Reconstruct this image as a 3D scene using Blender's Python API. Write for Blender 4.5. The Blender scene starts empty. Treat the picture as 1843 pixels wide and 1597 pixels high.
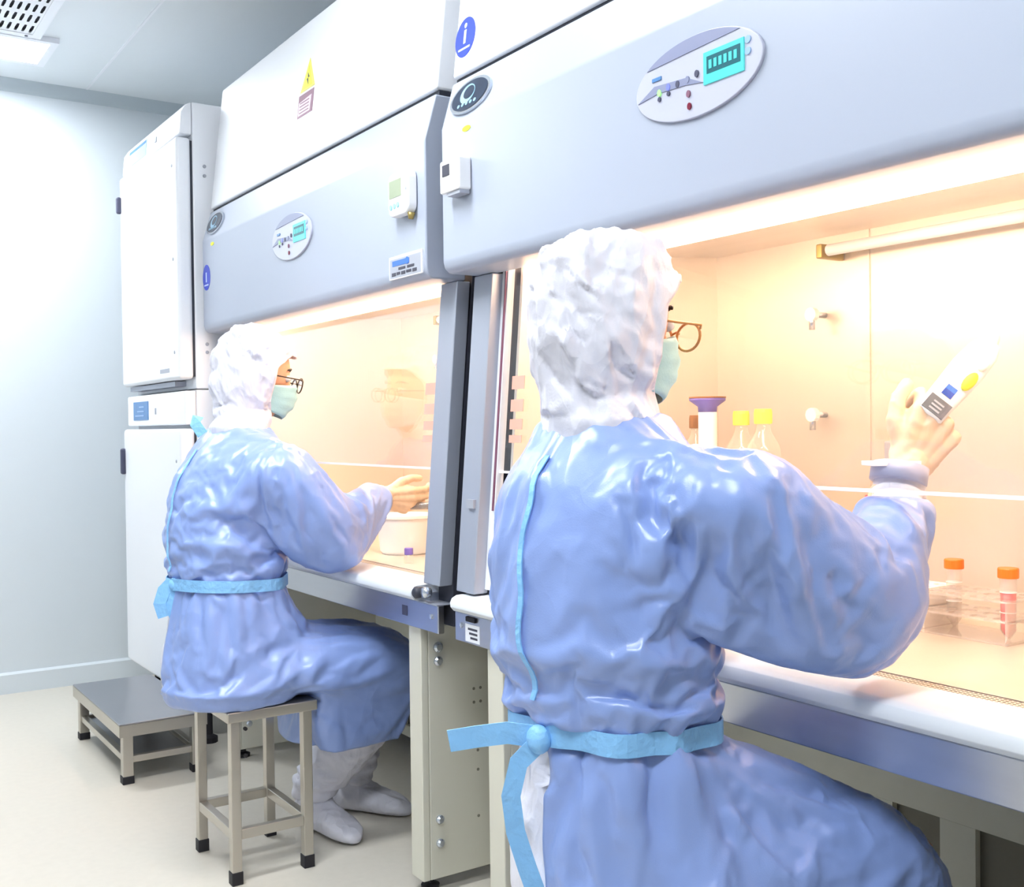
import bpy, bmesh, math, random
import numpy as np
from mathutils import Vector, Matrix
from mathutils.bvhtree import BVHTree
random.seed(7); PI = math.pi
sc = bpy.context.scene
C = bpy.data.collections.new('lab'); sc.collection.children.link(C)

# ------------------------------------------------------------------ camera, world, exposure
# X runs into the cabinets, Y along the cabinets to the far wall, Z up
YAW, PITCH, ROLL, CAMH, FPX = math.radians(33.7), -0.0151, -0.012, 1.17, 1950.0
F0 = Vector((math.sin(YAW), math.cos(YAW), 0)); R0 = Vector((math.cos(YAW), -math.sin(YAW), 0)); U0 = Vector((0, 0, 1))
Fw = F0*math.cos(PITCH) + U0*math.sin(PITCH); Up = U0*math.cos(PITCH) - F0*math.sin(PITCH)
Rr = R0*math.cos(ROLL) + Up*math.sin(ROLL); Uu = Up*math.cos(ROLL) - R0*math.sin(ROLL)
cam_d = bpy.data.cameras.new('camera'); cam = bpy.data.objects.new('camera', cam_d); C.objects.link(cam)
cam_d.sensor_fit = 'HORIZONTAL'; cam_d.sensor_width = 36.0; cam_d.lens = 36.0*FPX/1843.0
cam_d.clip_start = 0.05
cam.matrix_world = Matrix(((Rr.x, Uu.x, -Fw.x, 0), (Rr.y, Uu.y, -Fw.y, 0), (Rr.z, Uu.z, -Fw.z, CAMH), (0, 0, 0, 1)))
sc.camera = cam
w = bpy.data.worlds.new('world'); sc.world = w; w.use_nodes = True
w.node_tree.nodes['Background'].inputs[0].default_value = (0.82, 0.88, 1.0, 1)
w.node_tree.nodes['Background'].inputs[1].default_value = 0.3
vs = sc.view_settings
vs.view_transform = 'Standard'; vs.look = 'None'; vs.gamma = 1.0; vs.use_curve_mapping = False
vs.exposure = 0.35
CEIL_PANEL_STRENGTH = 36.0
CAB_LAMP_STRENGTH = 30.0
CAB_LAMP_COL = (1.0, 0.67, 0.43)

# ------------------------------------------------------------------ materials
def lin(r, g, b):
    f = lambda c: (c/255/12.92) if c/255 <= 0.04045 else ((c/255+0.055)/1.055)**2.4
    return (f(r), f(g), f(b), 1)
MATS = {}
def mat(name, rgb, rough=0.5, metal=0.0, bump=0.0, bscale=60.0, var=0.0, vscale=3.0, spec=0.5, trans=0.0, sss=0.0, emit=0.0, coat=0.0, stretch=None):
    m = bpy.data.materials.new(name); m.use_nodes = True; nt = m.node_tree; N = nt.nodes; L = nt.links
    b = N['Principled BSDF']; c = lin(*rgb)
    b.inputs['Base Color'].default_value = c; b.inputs['Roughness'].default_value = rough; b.inputs['Metallic'].default_value = metal
    b.inputs['Specular IOR Level'].default_value = spec; b.inputs['Transmission Weight'].default_value = trans
    b.inputs['Coat Weight'].default_value = coat
    if sss: b.inputs['Subsurface Weight'].default_value = sss; b.inputs['Subsurface Radius'].default_value = (0.02, 0.02, 0.02)
    if emit:
        b.inputs['Emission Color'].default_value = c; b.inputs['Emission Strength'].default_value = emit
    tc = N.new('ShaderNodeTexCoord'); mp = N.new('ShaderNodeMapping'); L.new(tc.outputs['Object'], mp.inputs[0])
    if stretch: mp.inputs['Scale'].default_value = stretch
    if var:
        n = N.new('ShaderNodeTexNoise'); n.inputs['Scale'].default_value = vscale; n.inputs['Detail'].default_value = 5
        L.new(mp.outputs[0], n.inputs['Vector'])
        mx = N.new('ShaderNodeMixRGB'); mx.inputs[1].default_value = tuple(v*(1-var) for v in c[:3])+(1,); mx.inputs[2].default_value = tuple(min(1, v*(1+var)) for v in c[:3])+(1,)
        L.new(n.outputs['Fac'], mx.inputs[0]); L.new(mx.outputs[0], b.inputs['Base Color'])
    if bump:
        n2 = N.new('ShaderNodeTexNoise'); n2.inputs['Scale'].default_value = bscale; n2.inputs['Detail'].default_value = 4
        L.new(mp.outputs[0], n2.inputs['Vector'])
        bp = N.new('ShaderNodeBump'); bp.inputs['Strength'].default_value = bump; bp.inputs['Distance'].default_value = 0.01
        L.new(n2.outputs['Fac'], bp.inputs['Height']); L.new(bp.outputs[0], b.inputs['Normal'])
    MATS[name] = m; return m
def emat(name, rgb, strength):
    m = bpy.data.materials.new(name); m.use_nodes = True; nt = m.node_tree; nt.nodes.clear()
    e = nt.nodes.new('ShaderNodeEmission'); o = nt.nodes.new('ShaderNodeOutputMaterial')
    e.inputs[0].default_value = (rgb[0], rgb[1], rgb[2], 1); e.inputs[1].default_value = strength
    nt.links.new(e.outputs[0], o.inputs[0]); MATS[name] = m; return m
def glassmat(name, tint=(1, 1, 1), refl=0.12, rough=0.02, haze=0.0, hazecol=(1, 1, 1)):
    m = bpy.data.materials.new(name); m.use_nodes = True; nt = m.node_tree; nt.nodes.clear(); N = nt.nodes; L = nt.links
    o = N.new('ShaderNodeOutputMaterial'); t = N.new('ShaderNodeBsdfTransparent'); t.inputs[0].default_value = (*tint, 1)
    g = N.new('ShaderNodeBsdfGlossy'); g.inputs['Roughness'].default_value = rough; g.inputs[0].default_value = (1, 1, 1, 1)
    fr = N.new('ShaderNodeLayerWeight'); fr.inputs[0].default_value = 0.5    # Schlick, the same from both faces
    pw = N.new('ShaderNodeMath'); pw.operation = 'POWER'; pw.inputs[1].default_value = 4.0; L.new(fr.outputs['Facing'], pw.inputs[0])
    ma = N.new('ShaderNodeMath'); ma.operation = 'MULTIPLY_ADD'; ma.inputs[1].default_value = 0.9; ma.inputs[2].default_value = refl*0.2; ma.use_clamp = True
    L.new(pw.outputs[0], ma.inputs[0])
    mx = N.new('ShaderNodeMixShader'); L.new(ma.outputs[0], mx.inputs[0])
    src = t.outputs[0]
    if haze:
        d = N.new('ShaderNodeBsdfDiffuse'); d.inputs[0].default_value = (*hazecol, 1)
        m2 = N.new('ShaderNodeMixShader'); m2.inputs[0].default_value = haze; L.new(t.outputs[0], m2.inputs[1]); L.new(d.outputs[0], m2.inputs[2]); src = m2.outputs[0]
    L.new(src, mx.inputs[1]); L.new(g.outputs[0], mx.inputs[2]); L.new(mx.outputs[0], o.inputs[0])
    MATS[name] = m; return m

mat('wall', (213, 221, 227), 0.45, var=0.02, vscale=0.7, bump=0.02, bscale=200)
mat('ceiling', (226, 232, 236), 0.5, var=0.02, vscale=0.8)
mat('coving', (190, 202, 210), 0.5, var=0.02)
mat('floor', (208, 202, 190), 0.38, var=0.05, vscale=40, bump=0.015, bscale=300)
mat('white_paint', (236, 239, 245), 0.35, var=0.015, vscale=2, spec=0.5)
mat('grey_paint', (169, 177, 194), 0.38, var=0.015, vscale=2)
mat('dark_seam', (40, 44, 56), 0.6, var=0.1)
mat('dark_side', (58, 60, 72), 0.45, var=0.1)
mat('steel', (196, 198, 204), 0.28, 1.0, var=0.06, vscale=4, bump=0.03, bscale=120, stretch=(1, 1, 14))
mat('steel_post', (166, 172, 186), 0.42, 0.25, var=0.05, vscale=3, bump=0.03, bscale=120, stretch=(1, 1, 0.1))
mat('steel_inner', (226, 218, 208), 0.38, 0.55, var=0.05, vscale=3, bump=0.04, bscale=90, stretch=(3, 3, 0.2))
mat('steel_stool', (194, 189, 180), 0.33, 0.85, var=0.06, vscale=5, bump=0.02, bscale=150, stretch=(1, 1, 0.1))
mat('steel_top', (160, 162, 168), 0.3, 0.9, var=0.05, vscale=4)
mat('armrest', (235, 240, 246), 0.35, var=0.01)
mat('cream', (216, 214, 200), 0.45, var=0.03, vscale=2)
mat('slot_dark', (128, 124, 112), 0.7, var=0.1)
mat('rubber', (28, 27, 34), 0.6, var=0.2, vscale=20)
mat('gown', (138, 162, 220), 0.30, var=0.05, vscale=6, bump=0.06, bscale=500, spec=0.6)
mat('gown_tie', (134, 192, 242), 0.5, var=0.06, vscale=12, bump=0.2, bscale=120)
mat('coverall', (220, 220, 232), 0.45, var=0.02, vscale=8, bump=0.05, bscale=300, spec=0.5)
mat('glove', (216, 190, 162), 0.42, var=0.03, vscale=20, sss=0.1)
mat('skin', (226, 170, 140), 0.5, var=0.06, vscale=25, sss=0.1)
mat('mask', (172, 218, 224), 0.6, var=0.05, vscale=20, bump=0.1, bscale=300)
mat('white_plastic', (245, 245, 245), 0.4, var=0.01)
mat('eye', (240, 240, 240), 0.2, var=0.02)
mat('iris', (50, 32, 22), 0.2, var=0.1)
mat('hair', (30, 24, 22), 0.5, var=0.2, vscale=60)
mat('frame_dark', (62, 46, 30), 0.35, var=0.1)
mat('frame_amber', (190, 130, 70), 0.35, var=0.1)
mat('blue_sticker', (52, 72, 190), 0.45, var=0.05)
mat('sticker_light', (190, 205, 245), 0.45, var=0.03)
mat('yellow_sticker', (226, 228, 40), 0.5, var=0.03)
mat('warn_yellow', (232, 228, 90), 0.5, var=0.04)
mat('warn_black', (44, 42, 40), 0.5, var=0.05)
mat('label_plum', (130, 84, 108), 0.5, var=0.05)
mat('label_pink', (222, 196, 214), 0.5, var=0.05)
mat('label_white', (236, 238, 244), 0.45, var=0.02)
mat('label_grey', (168, 172, 184), 0.5, var=0.05)
mat('label_blue', (50, 110, 205), 0.4, var=0.05)
mat('text_dark', (62, 62, 76), 0.6, var=0.05)
mat('red_print', (246, 178, 158), 0.6, var=0.05)
mat('logo_dark', (40, 52, 72), 0.3, var=0.3, vscale=30)
mat('logo_light', (150, 190, 214), 0.3, var=0.2, vscale=40)
mat('chrome', (205, 212, 222), 0.2, 0.8, var=0.03)
mat('panel_lilac', (188, 191, 208), 0.3, var=0.02)
mat('panel_slate', (136, 142, 172), 0.35, var=0.02)
mat('lcd_teal', (72, 190, 190), 0.3, var=0.05, emit=0.35)
mat('lcd_dark', (10, 92, 104), 0.3, var=0.1)
mat('lcd_olive', (150, 162, 132), 0.3, var=0.05)
mat('lcd_blue', (84, 132, 186), 0.3, var=0.15, vscale=30)
mat('lcd_pale', (150, 182, 226), 0.3, var=0.05)
mat('lamp_green', (150, 235, 130), 0.3, var=0.02, emit=0.6)
mat('lamp_blue', (110, 120, 220), 0.3, var=0.02, emit=0.3)
mat('lamp_red', (120, 20, 50), 0.3, var=0.05)
mat('button_dark', (70, 72, 96), 0.4, var=0.05)
mat('button_cyan', (150, 214, 226), 0.4, var=0.05)
mat('brass', (170, 150, 90), 0.35, 0.7, var=0.1)
mat('purple_plastic', (120, 104, 190), 0.35, var=0.05)
mat('orange_cap', (236, 118, 30), 0.4, var=0.04)
mat('brown_cap', (150, 100, 40), 0.4, var=0.05)
mat('blue_cap', (60, 52, 180), 0.35, var=0.05)
mat('red_liquid', (222, 40, 66), 0.2, var=0.03)
mat('red_plastic', (226, 50, 84), 0.4, var=0.04)
mat('yellow_cap', (238, 238, 90), 0.4, var=0.04)
mat('pale_liquid', (246, 232, 206), 0.3, var=0.03)
mat('amber_tub', (240, 190, 130), 0.4, var=0.05)
mat('watch_grey', (165, 172, 200), 0.35, var=0.08)
mat('end_grey', (100, 102, 110), 0.4, var=0.1, vscale=60)
mat('logo_blue', (30, 70, 170), 0.4, var=0.05)
mat('lens_white', (246, 246, 250), 0.3, var=0.02)
glassmat('sash_glass', refl=0.25)
glassmat('clear_plastic', tint=(0.93, 0.91, 0.9), refl=0.4, rough=0.08, haze=0.18, hazecol=(1, 0.97, 0.94))
glassmat('clear_glass', tint=(0.95, 0.95, 0.93), refl=0.3, haze=0.12, hazecol=(1, 0.98, 0.92))
glassmat('lens', refl=0.2)
emat('led_panel', (0.93, 0.97, 1.0), CEIL_PANEL_STRENGTH)
emat('cab_lamp', CAB_LAMP_COL, CAB_LAMP_STRENGTH)

def crumple(m, scale, strength, stretch=(1, 1, 1)):
    """crisp small creases of non-woven cloth as fine relief"""
    nt = m.node_tree; N = nt.nodes; L = nt.links; b = N['Principled BSDF']
    tc = N.new('ShaderNodeTexCoord'); mp = N.new('ShaderNodeMapping'); mp.inputs['Scale'].default_value = stretch; L.new(tc.outputs['Object'], mp.inputs[0])
    nz = N.new('ShaderNodeTexNoise'); nz.inputs['Scale'].default_value = scale*.6; nz.inputs['Detail'].default_value = 2; L.new(mp.outputs[0], nz.inputs['Vector'])
    mx = N.new('ShaderNodeMixRGB'); mx.inputs[0].default_value = .12; L.new(mp.outputs[0], mx.inputs[1]); L.new(nz.outputs['Color'], mx.inputs[2])
    h = None
    for sc_, k in ((scale, 1.0), (scale*2.3, .45)):
        v = N.new('ShaderNodeTexVoronoi'); v.feature = 'F1'; v.inputs['Scale'].default_value = sc_; L.new(mx.outputs[0], v.inputs['Vector'])
        mu = N.new('ShaderNodeMath'); mu.operation = 'MULTIPLY'; mu.inputs[1].default_value = k; L.new(v.outputs['Distance'], mu.inputs[0])
        if h is None: h = mu.outputs[0]
        else:
            ad = N.new('ShaderNodeMath'); L.new(h, ad.inputs[0]); L.new(mu.outputs[0], ad.inputs[1]); h = ad.outputs[0]
    bp = N.new('ShaderNodeBump'); bp.inputs['Strength'].default_value = strength; bp.inputs['Distance'].default_value = .02; L.new(h, bp.inputs['Height'])
    old = b.inputs['Normal'].links
    if old: L.new(old[0].from_socket, bp.inputs['Normal'])
    L.new(bp.outputs[0], b.inputs['Normal'])
crumple(MATS['gown'], 9, .32, (1, 1, .7)); crumple(MATS['coverall'], 13, .45, (1.3, 1.3, .6)); crumple(MATS['gown_tie'], 24, .2)

# ------------------------------------------------------------------ helpers
def wloc(o):
    v = Vector((0, 0, 0))
    while o is not None: v += o.location; o = o.parent
    return v
class MB:
    """collects shapes in world coordinates"""
    def __init__(s): s.v = []; s.f = []
    def add(s, vs_, fs): n = len(s.v); s.v += [tuple(p) for p in vs_]; s.f += [tuple(i+n for i in f) for f in fs]; return s
    def box(s, x0, x1, y0, y1, z0, z1):
        return s.add([(x0,y0,z0),(x1,y0,z0),(x1,y1,z0),(x0,y1,z0),(x0,y0,z1),(x1,y0,z1),(x1,y1,z1),(x0,y1,z1)],
                     [(0,3,2,1),(4,5,6,7),(0,1,5,4),(1,2,6,5),(2,3,7,6),(3,0,4,7)])
    def obox(s, c, ax, ay, az):   # oriented box, half-axis vectors
        c, ax, ay, az = Vector(c), Vector(ax), Vector(ay), Vector(az)
        vs_ = [c+ax*i+ay*j+az*k for k in (-1, 1) for (i, j) in ((-1,-1),(1,-1),(1,1),(-1,1))]
        return s.add(vs_, [(0,3,2,1),(4,5,6,7),(0,1,5,4),(1,2,6,5),(2,3,7,6),(3,0,4,7)])
    def prism_y(s, prof, y0, y1):    # prof of (x,z)
        n = len(prof)
        a = sum(prof[i][0]*prof[(i+1)%n][1]-prof[(i+1)%n][0]*prof[i][1] for i in range(n))
        if a < 0: prof = prof[::-1]
        vs_ = [(x, y0, z) for x, z in prof]+[(x, y1, z) for x, z in prof]
        return s.add(vs_, [tuple(range(n)), tuple(range(2*n-1, n-1, -1))]+[(i, i+n, (i+1)%n+n, (i+1)%n) for i in range(n)])
    def prism_x(s, prof, x0, x1):    # prof of (y,z); faces toward -x at x0
        n = len(prof)
        a = sum(prof[i][0]*prof[(i+1)%n][1]-prof[(i+1)%n][0]*prof[i][1] for i in range(n))
        if a > 0: prof = prof[::-1]
        vs_ = [(x0, y, z) for y, z in prof]+[(x1, y, z) for y, z in prof]
        return s.add(vs_, [tuple(range(n)), tuple(range(2*n-1, n-1, -1))]+[(i, i+n, (i+1)%n+n, (i+1)%n) for i in range(n)])
    def ell_x(s, y, z, ry, rz, x0, x1, n=40, tilt=0.0):
        return s.prism_x([(y+ry*math.cos(t)*math.cos(tilt)-rz*math.sin(t)*math.sin(tilt), z+ry*math.cos(t)*math.sin(tilt)+rz*math.sin(t)*math.cos(tilt)) for t in [2*PI*i/n for i in range(n)]], x0, x1)
    def loft(s, rings, cap=True):
        n = len(rings[0]); base = []
        for r in rings: base += list(r)
        fs = [(k*n+i, k*n+(i+1)%n, (k+1)*n+(i+1)%n, (k+1)*n+i) for k in range(len(rings)-1) for i in range(n)]
        if cap: fs += [tuple(range(n-1, -1, -1)), tuple(range((len(rings)-1)*n, len(rings)*n))]
        return s.add(base, fs)
    def tube(s, pts, r, n=10, cap=True):
        pts = [Vector(p) for p in pts]
        rr = r if isinstance(r, (list, tuple)) else [r]*len(pts)
        rings = []; up = None
        for i, p in enumerate(pts):
            d = (pts[min(i+1, len(pts)-1)]-pts[max(i-1, 0)]).normalized()
            if up is None: up = Vector((0, 0, 1)) if abs(d.z) < 0.9 else Vector((1, 0, 0))
            a = d.cross(up).normalized(); b = a.cross(d).normalized(); up = b
            rings.append([p+(a*math.cos(2*PI*k/n)-b*math.sin(2*PI*k/n))*-rr[i] for k in range(n)])
        return s.loft(rings, cap)
    def lathe(s, c, prof, n=20, axis=None):   # prof of (r, h) from bottom up
        ax = Vector(axis).normalized() if axis is not None else Vector((0, 0, 1))
        a = ax.cross(Vector((0, 1, 0)) if abs(ax.y) < 0.9 else Vector((1, 0, 0))).normalized(); b = ax.cross(a)
        c = Vector(c)
        return s.loft([[c+ax*h+(a*math.cos(2*PI*k/n)+b*math.sin(2*PI*k/n))*max(r, 1e-5) for k in range(n)] for r, h in prof])
    def build(s, name, m, parent=None, smooth=False, bevel=0.0, seg=2, ang=35):
        me = bpy.data.meshes.new(name); o_ = wloc(parent) if parent else Vector((0, 0, 0))
        me.from_pydata([(p[0]-o_.x, p[1]-o_.y, p[2]-o_.z) for p in s.v], [], s.f)
        me.materials.append(MATS[m] if isinstance(m, str) else m)
        if smooth: me.polygons.foreach_set('use_smooth', [True]*len(me.polygons))
        o = bpy.data.objects.new(name, me); C.objects.link(o)
        if parent: o.parent = parent
        if bevel:
            bv = o.modifiers.new('bevel', 'BEVEL'); bv.width = bevel; bv.segments = seg; bv.limit_method = 'ANGLE'; bv.angle_limit = math.radians(ang)
            bv.harden_normals = False
            me.polygons.foreach_set('use_smooth', [True]*len(me.polygons))
            try: o.modifiers.new('wn', 'WEIGHTED_NORMAL')
            except Exception: pass
        return o
def B(name, m, parent, *box, bevel=0.0, seg=2): return MB().box(*box).build(name, m, parent, bevel=bevel, seg=seg)
def thing(name, label, cat, loc, group=None):
    o = bpy.data.objects.new(name, None); C.objects.link(o); o.location = loc; o.empty_display_size = 0.05
    o['label'] = label; o['category'] = cat
    if group: o['group'] = group
    return o
def tag(o, label, cat, group=None):
    o['label'] = label; o['category'] = cat
    if group: o['group'] = group
    return o
def struct(o): o['kind'] = 'structure'; return o
def plab(o, label): o['label'] = label; return o

# numpy gradient noise
_rng = np.random.RandomState(3); _perm = np.concatenate([_rng.permutation(256)]*3); _grad = _rng.normal(size=(256, 3)); _grad /= np.linalg.norm(_grad, axis=1)[:, None]
def gnoise(P):
    i = np.floor(P).astype(int); f = P-i; u = f*f*f*(f*(f*6-15)+10); i &= 255
    out = 0
    for dx in (0, 1):
        for dy in (0, 1):
            for dz in (0, 1):
                h = _perm[_perm[_perm[(i[:, 0]+dx) & 255]+((i[:, 1]+dy) & 255)]+((i[:, 2]+dz) & 255)] & 255
                g = _grad[h]; d = f-np.array([dx, dy, dz])
                wx = (u[:, 0] if dx else 1-u[:, 0])*(u[:, 1] if dy else 1-u[:, 1])*(u[:, 2] if dz else 1-u[:, 2])
                out = out+wx*(g*d).sum(1)
    return out
def ridge(P, sharp=1.0): n = np.abs(gnoise(P))*2.2; return np.clip(1-n, 0, 1)**(1+sharp)
def segdist(P, a, b):
    a = np.array(a); b = np.array(b); ab = b-a; t = np.clip(((P-a)@ab)/(ab@ab), 0, 1); return np.linalg.norm(P-(a+t[:, None]*ab), axis=1), t
def remesh(mb, voxel, smooth=6):
    me = bpy.data.meshes.new('tmp'); me.from_pydata(mb.v, [], mb.f); o = bpy.data.objects.new('tmp', me); C.objects.link(o)
    r = o.modifiers.new('r', 'REMESH'); r.mode = 'VOXEL'; r.voxel_size = voxel
    if smooth: s_ = o.modifiers.new('s', 'SMOOTH'); s_.iterations = smooth; s_.factor = 0.5
    dg = bpy.context.evaluated_depsgraph_get(); dg.update()
    out = bpy.data.meshes.new_from_object(o.evaluated_get(dg))
    bpy.data.objects.remove(o); bpy.data.meshes.remove(me)
    return out
def mco(me): a = np.empty(len(me.vertices)*3); me.vertices.foreach_get('co', a); return a.reshape(-1, 3)
def mno(me): a = np.empty(len(me.vertices)*3); me.vertex_normals.foreach_get('vector', a); return a.reshape(-1, 3)
def setco(me, P): me.vertices.foreach_set('co', P.ravel()); me.update()
def finish(me, name, m, parent, cut=None, solid=0.0):
    """cut: boolean array of vertices to drop"""
    if cut is not None and cut.any():
        bm = bmesh.new(); bm.from_mesh(me); bm.verts.ensure_lookup_table()
        bmesh.ops.delete(bm, geom=[bm.verts[i] for i in np.nonzero(cut)[0]], context='VERTS')
        for it in range(14):
            nw = {}
            for v in bm.verts:
                be = [e for e in v.link_edges if e.is_boundary]
                if len(be) == 2: nw[v] = (v.co*2+be[0].other_vert(v).co+be[1].other_vert(v).co)/4
            for v, c in nw.items(): v.co = c
        bm.to_mesh(me); bm.free()
    o_ = wloc(parent) if parent else Vector((0, 0, 0))
    P = mco(me)-np.array(o_); setco(me, P)
    me.name = name; me.materials.clear(); me.materials.append(MATS[m])
    me.polygons.foreach_set('use_smooth', [True]*len(me.polygons))
    o = bpy.data.objects.new(name, me); C.objects.link(o)
    if parent: o.parent = parent
    if solid: s_ = o.modifiers.new('solid', 'SOLIDIFY'); s_.thickness = solid; s_.offset = -1
    return o
def bvh_of(me): return BVHTree.FromPolygons([v.co.copy() for v in me.vertices], [tuple(p.vertices) for p in me.polygons])
def ringz(z, x, y, rx, ry, n=28, e=2.3):
    out = []
    for k in range(n):
        t = 2*PI*k/n; c, s_ = math.cos(t), math.sin(t)
        out.append((x+rx*math.copysign(abs(c)**(2/e), c), y+ry*math.copysign(abs(s_)**(2/e), s_), z))
    return out
def ringx(x, y, z, ry, rz, n=28, e=2.4):
    out = []
    for k in range(n):
        t = 2*PI*k/n; c, s_ = math.cos(t), math.sin(t)
        out.append((x, y+ry*math.copysign(abs(c)**(2/e), c), z+rz*math.copysign(abs(s_)**(2/e), s_)))
    return out

# ------------------------------------------------------------------ room
WX0, WX1, WY0, WY1, HZ = -2.6, 2.3, -2.6, 5.3, 2.75
struct(B('floor', 'floor', None, WX0-.1, WX1+.1, WY0-.1, WY1+.1, -0.1, 0))
struct(B('wall_far', 'wall', None, WX0-.1, WX1+.1, WY1, WY1+.1, 0, HZ))
struct(B('wall_back', 'wall', None, WX0-.1, WX1+.1, WY0-.1, WY0, 0, HZ))
struct(B('wall_cabinet_side', 'wall', None, WX1, WX1+.1, WY0, WY1, 0, HZ))
struct(B('wall_room_side', 'wall', None, WX0-.1, WX0, WY0, WY1, 0, HZ))
def cove(z0, sgn):
    return [(WY1, z0), (WY1-0.05, z0), (WY1-0.04, z0+sgn*0.012), (WY1-0.014, z0+sgn*0.04), (WY1, z0+sgn*0.05)]
def prism_along_x(prof, x0, x1):
    m = MB(); n = len(prof)
    m.add([(x0, y, z) for y, z in prof]+[(x1, y, z) for y, z in prof], [tuple(range(n)), tuple(range(2*n-1, n-1, -1))]+[(i, i+n, (i+1) % n+n, (i+1) % n) for i in range(n)])
    return m
struct(prism_along_x(cove(HZ, -1), WX0, WX1).build('trim_1', 'coving', None))
struct(prism_along_x([(WY1, 0), (WY1-0.012, 0), (WY1-0.012, 0.085), (WY1-0.004, 0.095), (WY1, 0.095)], WX0, WX1).build('baseboard_far', 'wall', None))
# ceiling of large panels with thin seams between them
ceil = struct(B('ceiling', 'coving', None, WX0-.1, WX1+.1, WY0-.1, WY1+.1, HZ+0.006, HZ+.1))
xs = [WX0, -1.22, -0.03, 1.17, WX1]; ys = [WY0, 0.2, 2.75, WY1]
for i in range(4):
    for j in range(3):
        B('ceiling_panel', 'ceiling', ceil, xs[i]+.003, xs[i+1]-.003, ys[j]+.003, ys[j+1]-.003, HZ, HZ+0.005)
for x in xs[1:-1]: B('seam_strip', 'white_paint', ceil, x-.005, x+.005, WY0, WY1-.05, HZ-.0015, HZ+.004)
for y in ys[1:-1]: B('seam_strip', 'white_paint', ceil, WX0, WX1, y-.005, y+.005, HZ-.0012, HZ+.004)
# recessed led panels (frame + diffuser)
def led(x0, x1, y0, y1, label, group):
    t = thing('ceiling_light', label, 'ceiling light', ((x0+x1)/2, (y0+y1)/2, HZ-0.02), group)
    fr = MB()
    for b in ((x0-.03, x1+.03, y0-.03, y0), (x0-.03, x1+.03, y1, y1+.03), (x0-.03, x0, y0, y1), (x1, x1+.03, y0, y1)): fr.box(b[0], b[1], b[2], b[3], HZ-0.022, HZ-0.0005)
    fr.build('frame', 'white_paint', t)
    B('diffuser', 'led_panel', t, x0, x1, y0, y1, HZ-0.016, HZ-0.001)
led(-0.30, 0.90, 4.66, 4.93, 'bright white strip light on ceiling beside the perforated vent', 'ceiling lights')
led(-0.30, 0.90, 2.0, 2.3, 'unseen white strip light on ceiling above the steel stool', 'ceiling lights')  # unseen panel, placed so the gowns' backs catch direct light
led(-0.75, 0.45, 0.15, 0.45, 'unseen white strip light on ceiling above the nearer worker', 'ceiling lights')  # unseen panel, set to light the near gown from overhead
# perforated air vent
t = thing('air_vent', 'white perforated air outlet panel on ceiling next to strip light', 'air vent', (0.4, 4.2, HZ-0.02))
pm = MB(); x0v, nx, px_ = -0.08, 34, 0.0265; y0v, ny, py_ = 3.66, 8, 0.115; zb = HZ-0.02
for i in range(nx):
    for j in range(ny):
        cx_, cy_ = x0v+(i+.5)*px_, y0v+(j+.5)*py_
        o8 = [(-.5, -.5), (0, -.5), (.5, -.5), (.5, 0), (.5, .5), (0, .5), (-.5, .5), (-.5, 0)]
        n0 = len(pm.v)
        pm.v += [(cx_+a*px_, cy_+b*py_, zb) for a, b in o8]
        ang = [math.atan2(b, a) for a, b in o8]
        pm.v += [(cx_+0.0062*math.cos(g), cy_+math.copysign(0.034, math.sin(g))*(abs(math.sin(g)) > .1)+0.0062*math.sin(g), zb) for g in ang]
        for k in range(8): pm.f.append((n0+k, n0+k+8, n0+(k+1) % 8+8, n0+(k+1) % 8))
plate = pm.build('perforated_plate', 'white_paint', t); plate['kind'] = 'stuff'
x1v, y1v = x0v+nx*px_, y0v+ny*py_
fr = MB(); 
for b in ((x0v-.035, x1v+.035, y0v-.035, y0v), (x0v-.035, x1v+.035, y1v, y1v+.035), (x0v-.035, x0v, y0v, y1v), (x1v, x1v+.035, y0v, y1v)): fr.box(b[0], b[1], b[2], b[3], zb-.003, HZ-0.0005)
fr.build('frame', 'white_paint', t)
B('duct', 'dark_side', t, x0v, x1v, y0v, y1v, zb+0.012, HZ-0.001)
for (a, b) in ((x1v-.02, y1v+.017), (x0v+.02, y1v+.017)): MB().lathe((a, b, zb-.006), [(.0, 0), (.006, 0), (.006, .004)], 10).build('screw', 'button_dark', t)

# ------------------------------------------------------------------ biosafety cabinets
WIDTH = 1.656
def perf_strip(x0, x1, y0, y1, z, pitch, r):
    m = MB(); nx_ = max(1, int(round((x1-x0)/pitch))); ny_ = int(round((y1-y0)/pitch)); dx, dy = (x1-x0)/nx_, (y1-y0)/ny_
    o8 = [(-.5, -.5), (0, -.5), (.5, -.5), (.5, 0), (.5, .5), (0, .5), (-.5, .5), (-.5, 0)]
    for i in range(nx_):
        for j in range(ny_):
            cx_, cy_ = x0+(i+.5)*dx, y0+(j+.5)*dy; n0 = len(m.v)
            m.v += [(cx_+a*dx, cy_+b*dy, z) for a, b in o8]
            for a, b in o8: g = math.atan2(b, a); m.v.append((cx_+r*math.cos(g), cy_+r*math.sin(g), z))
            m.f += [(n0+k, n0+(k+1) % 8, n0+(k+1) % 8+8, n0+k+8) for k in range(8)]
    return m
HX = 1.262   # vertical hood face
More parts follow.
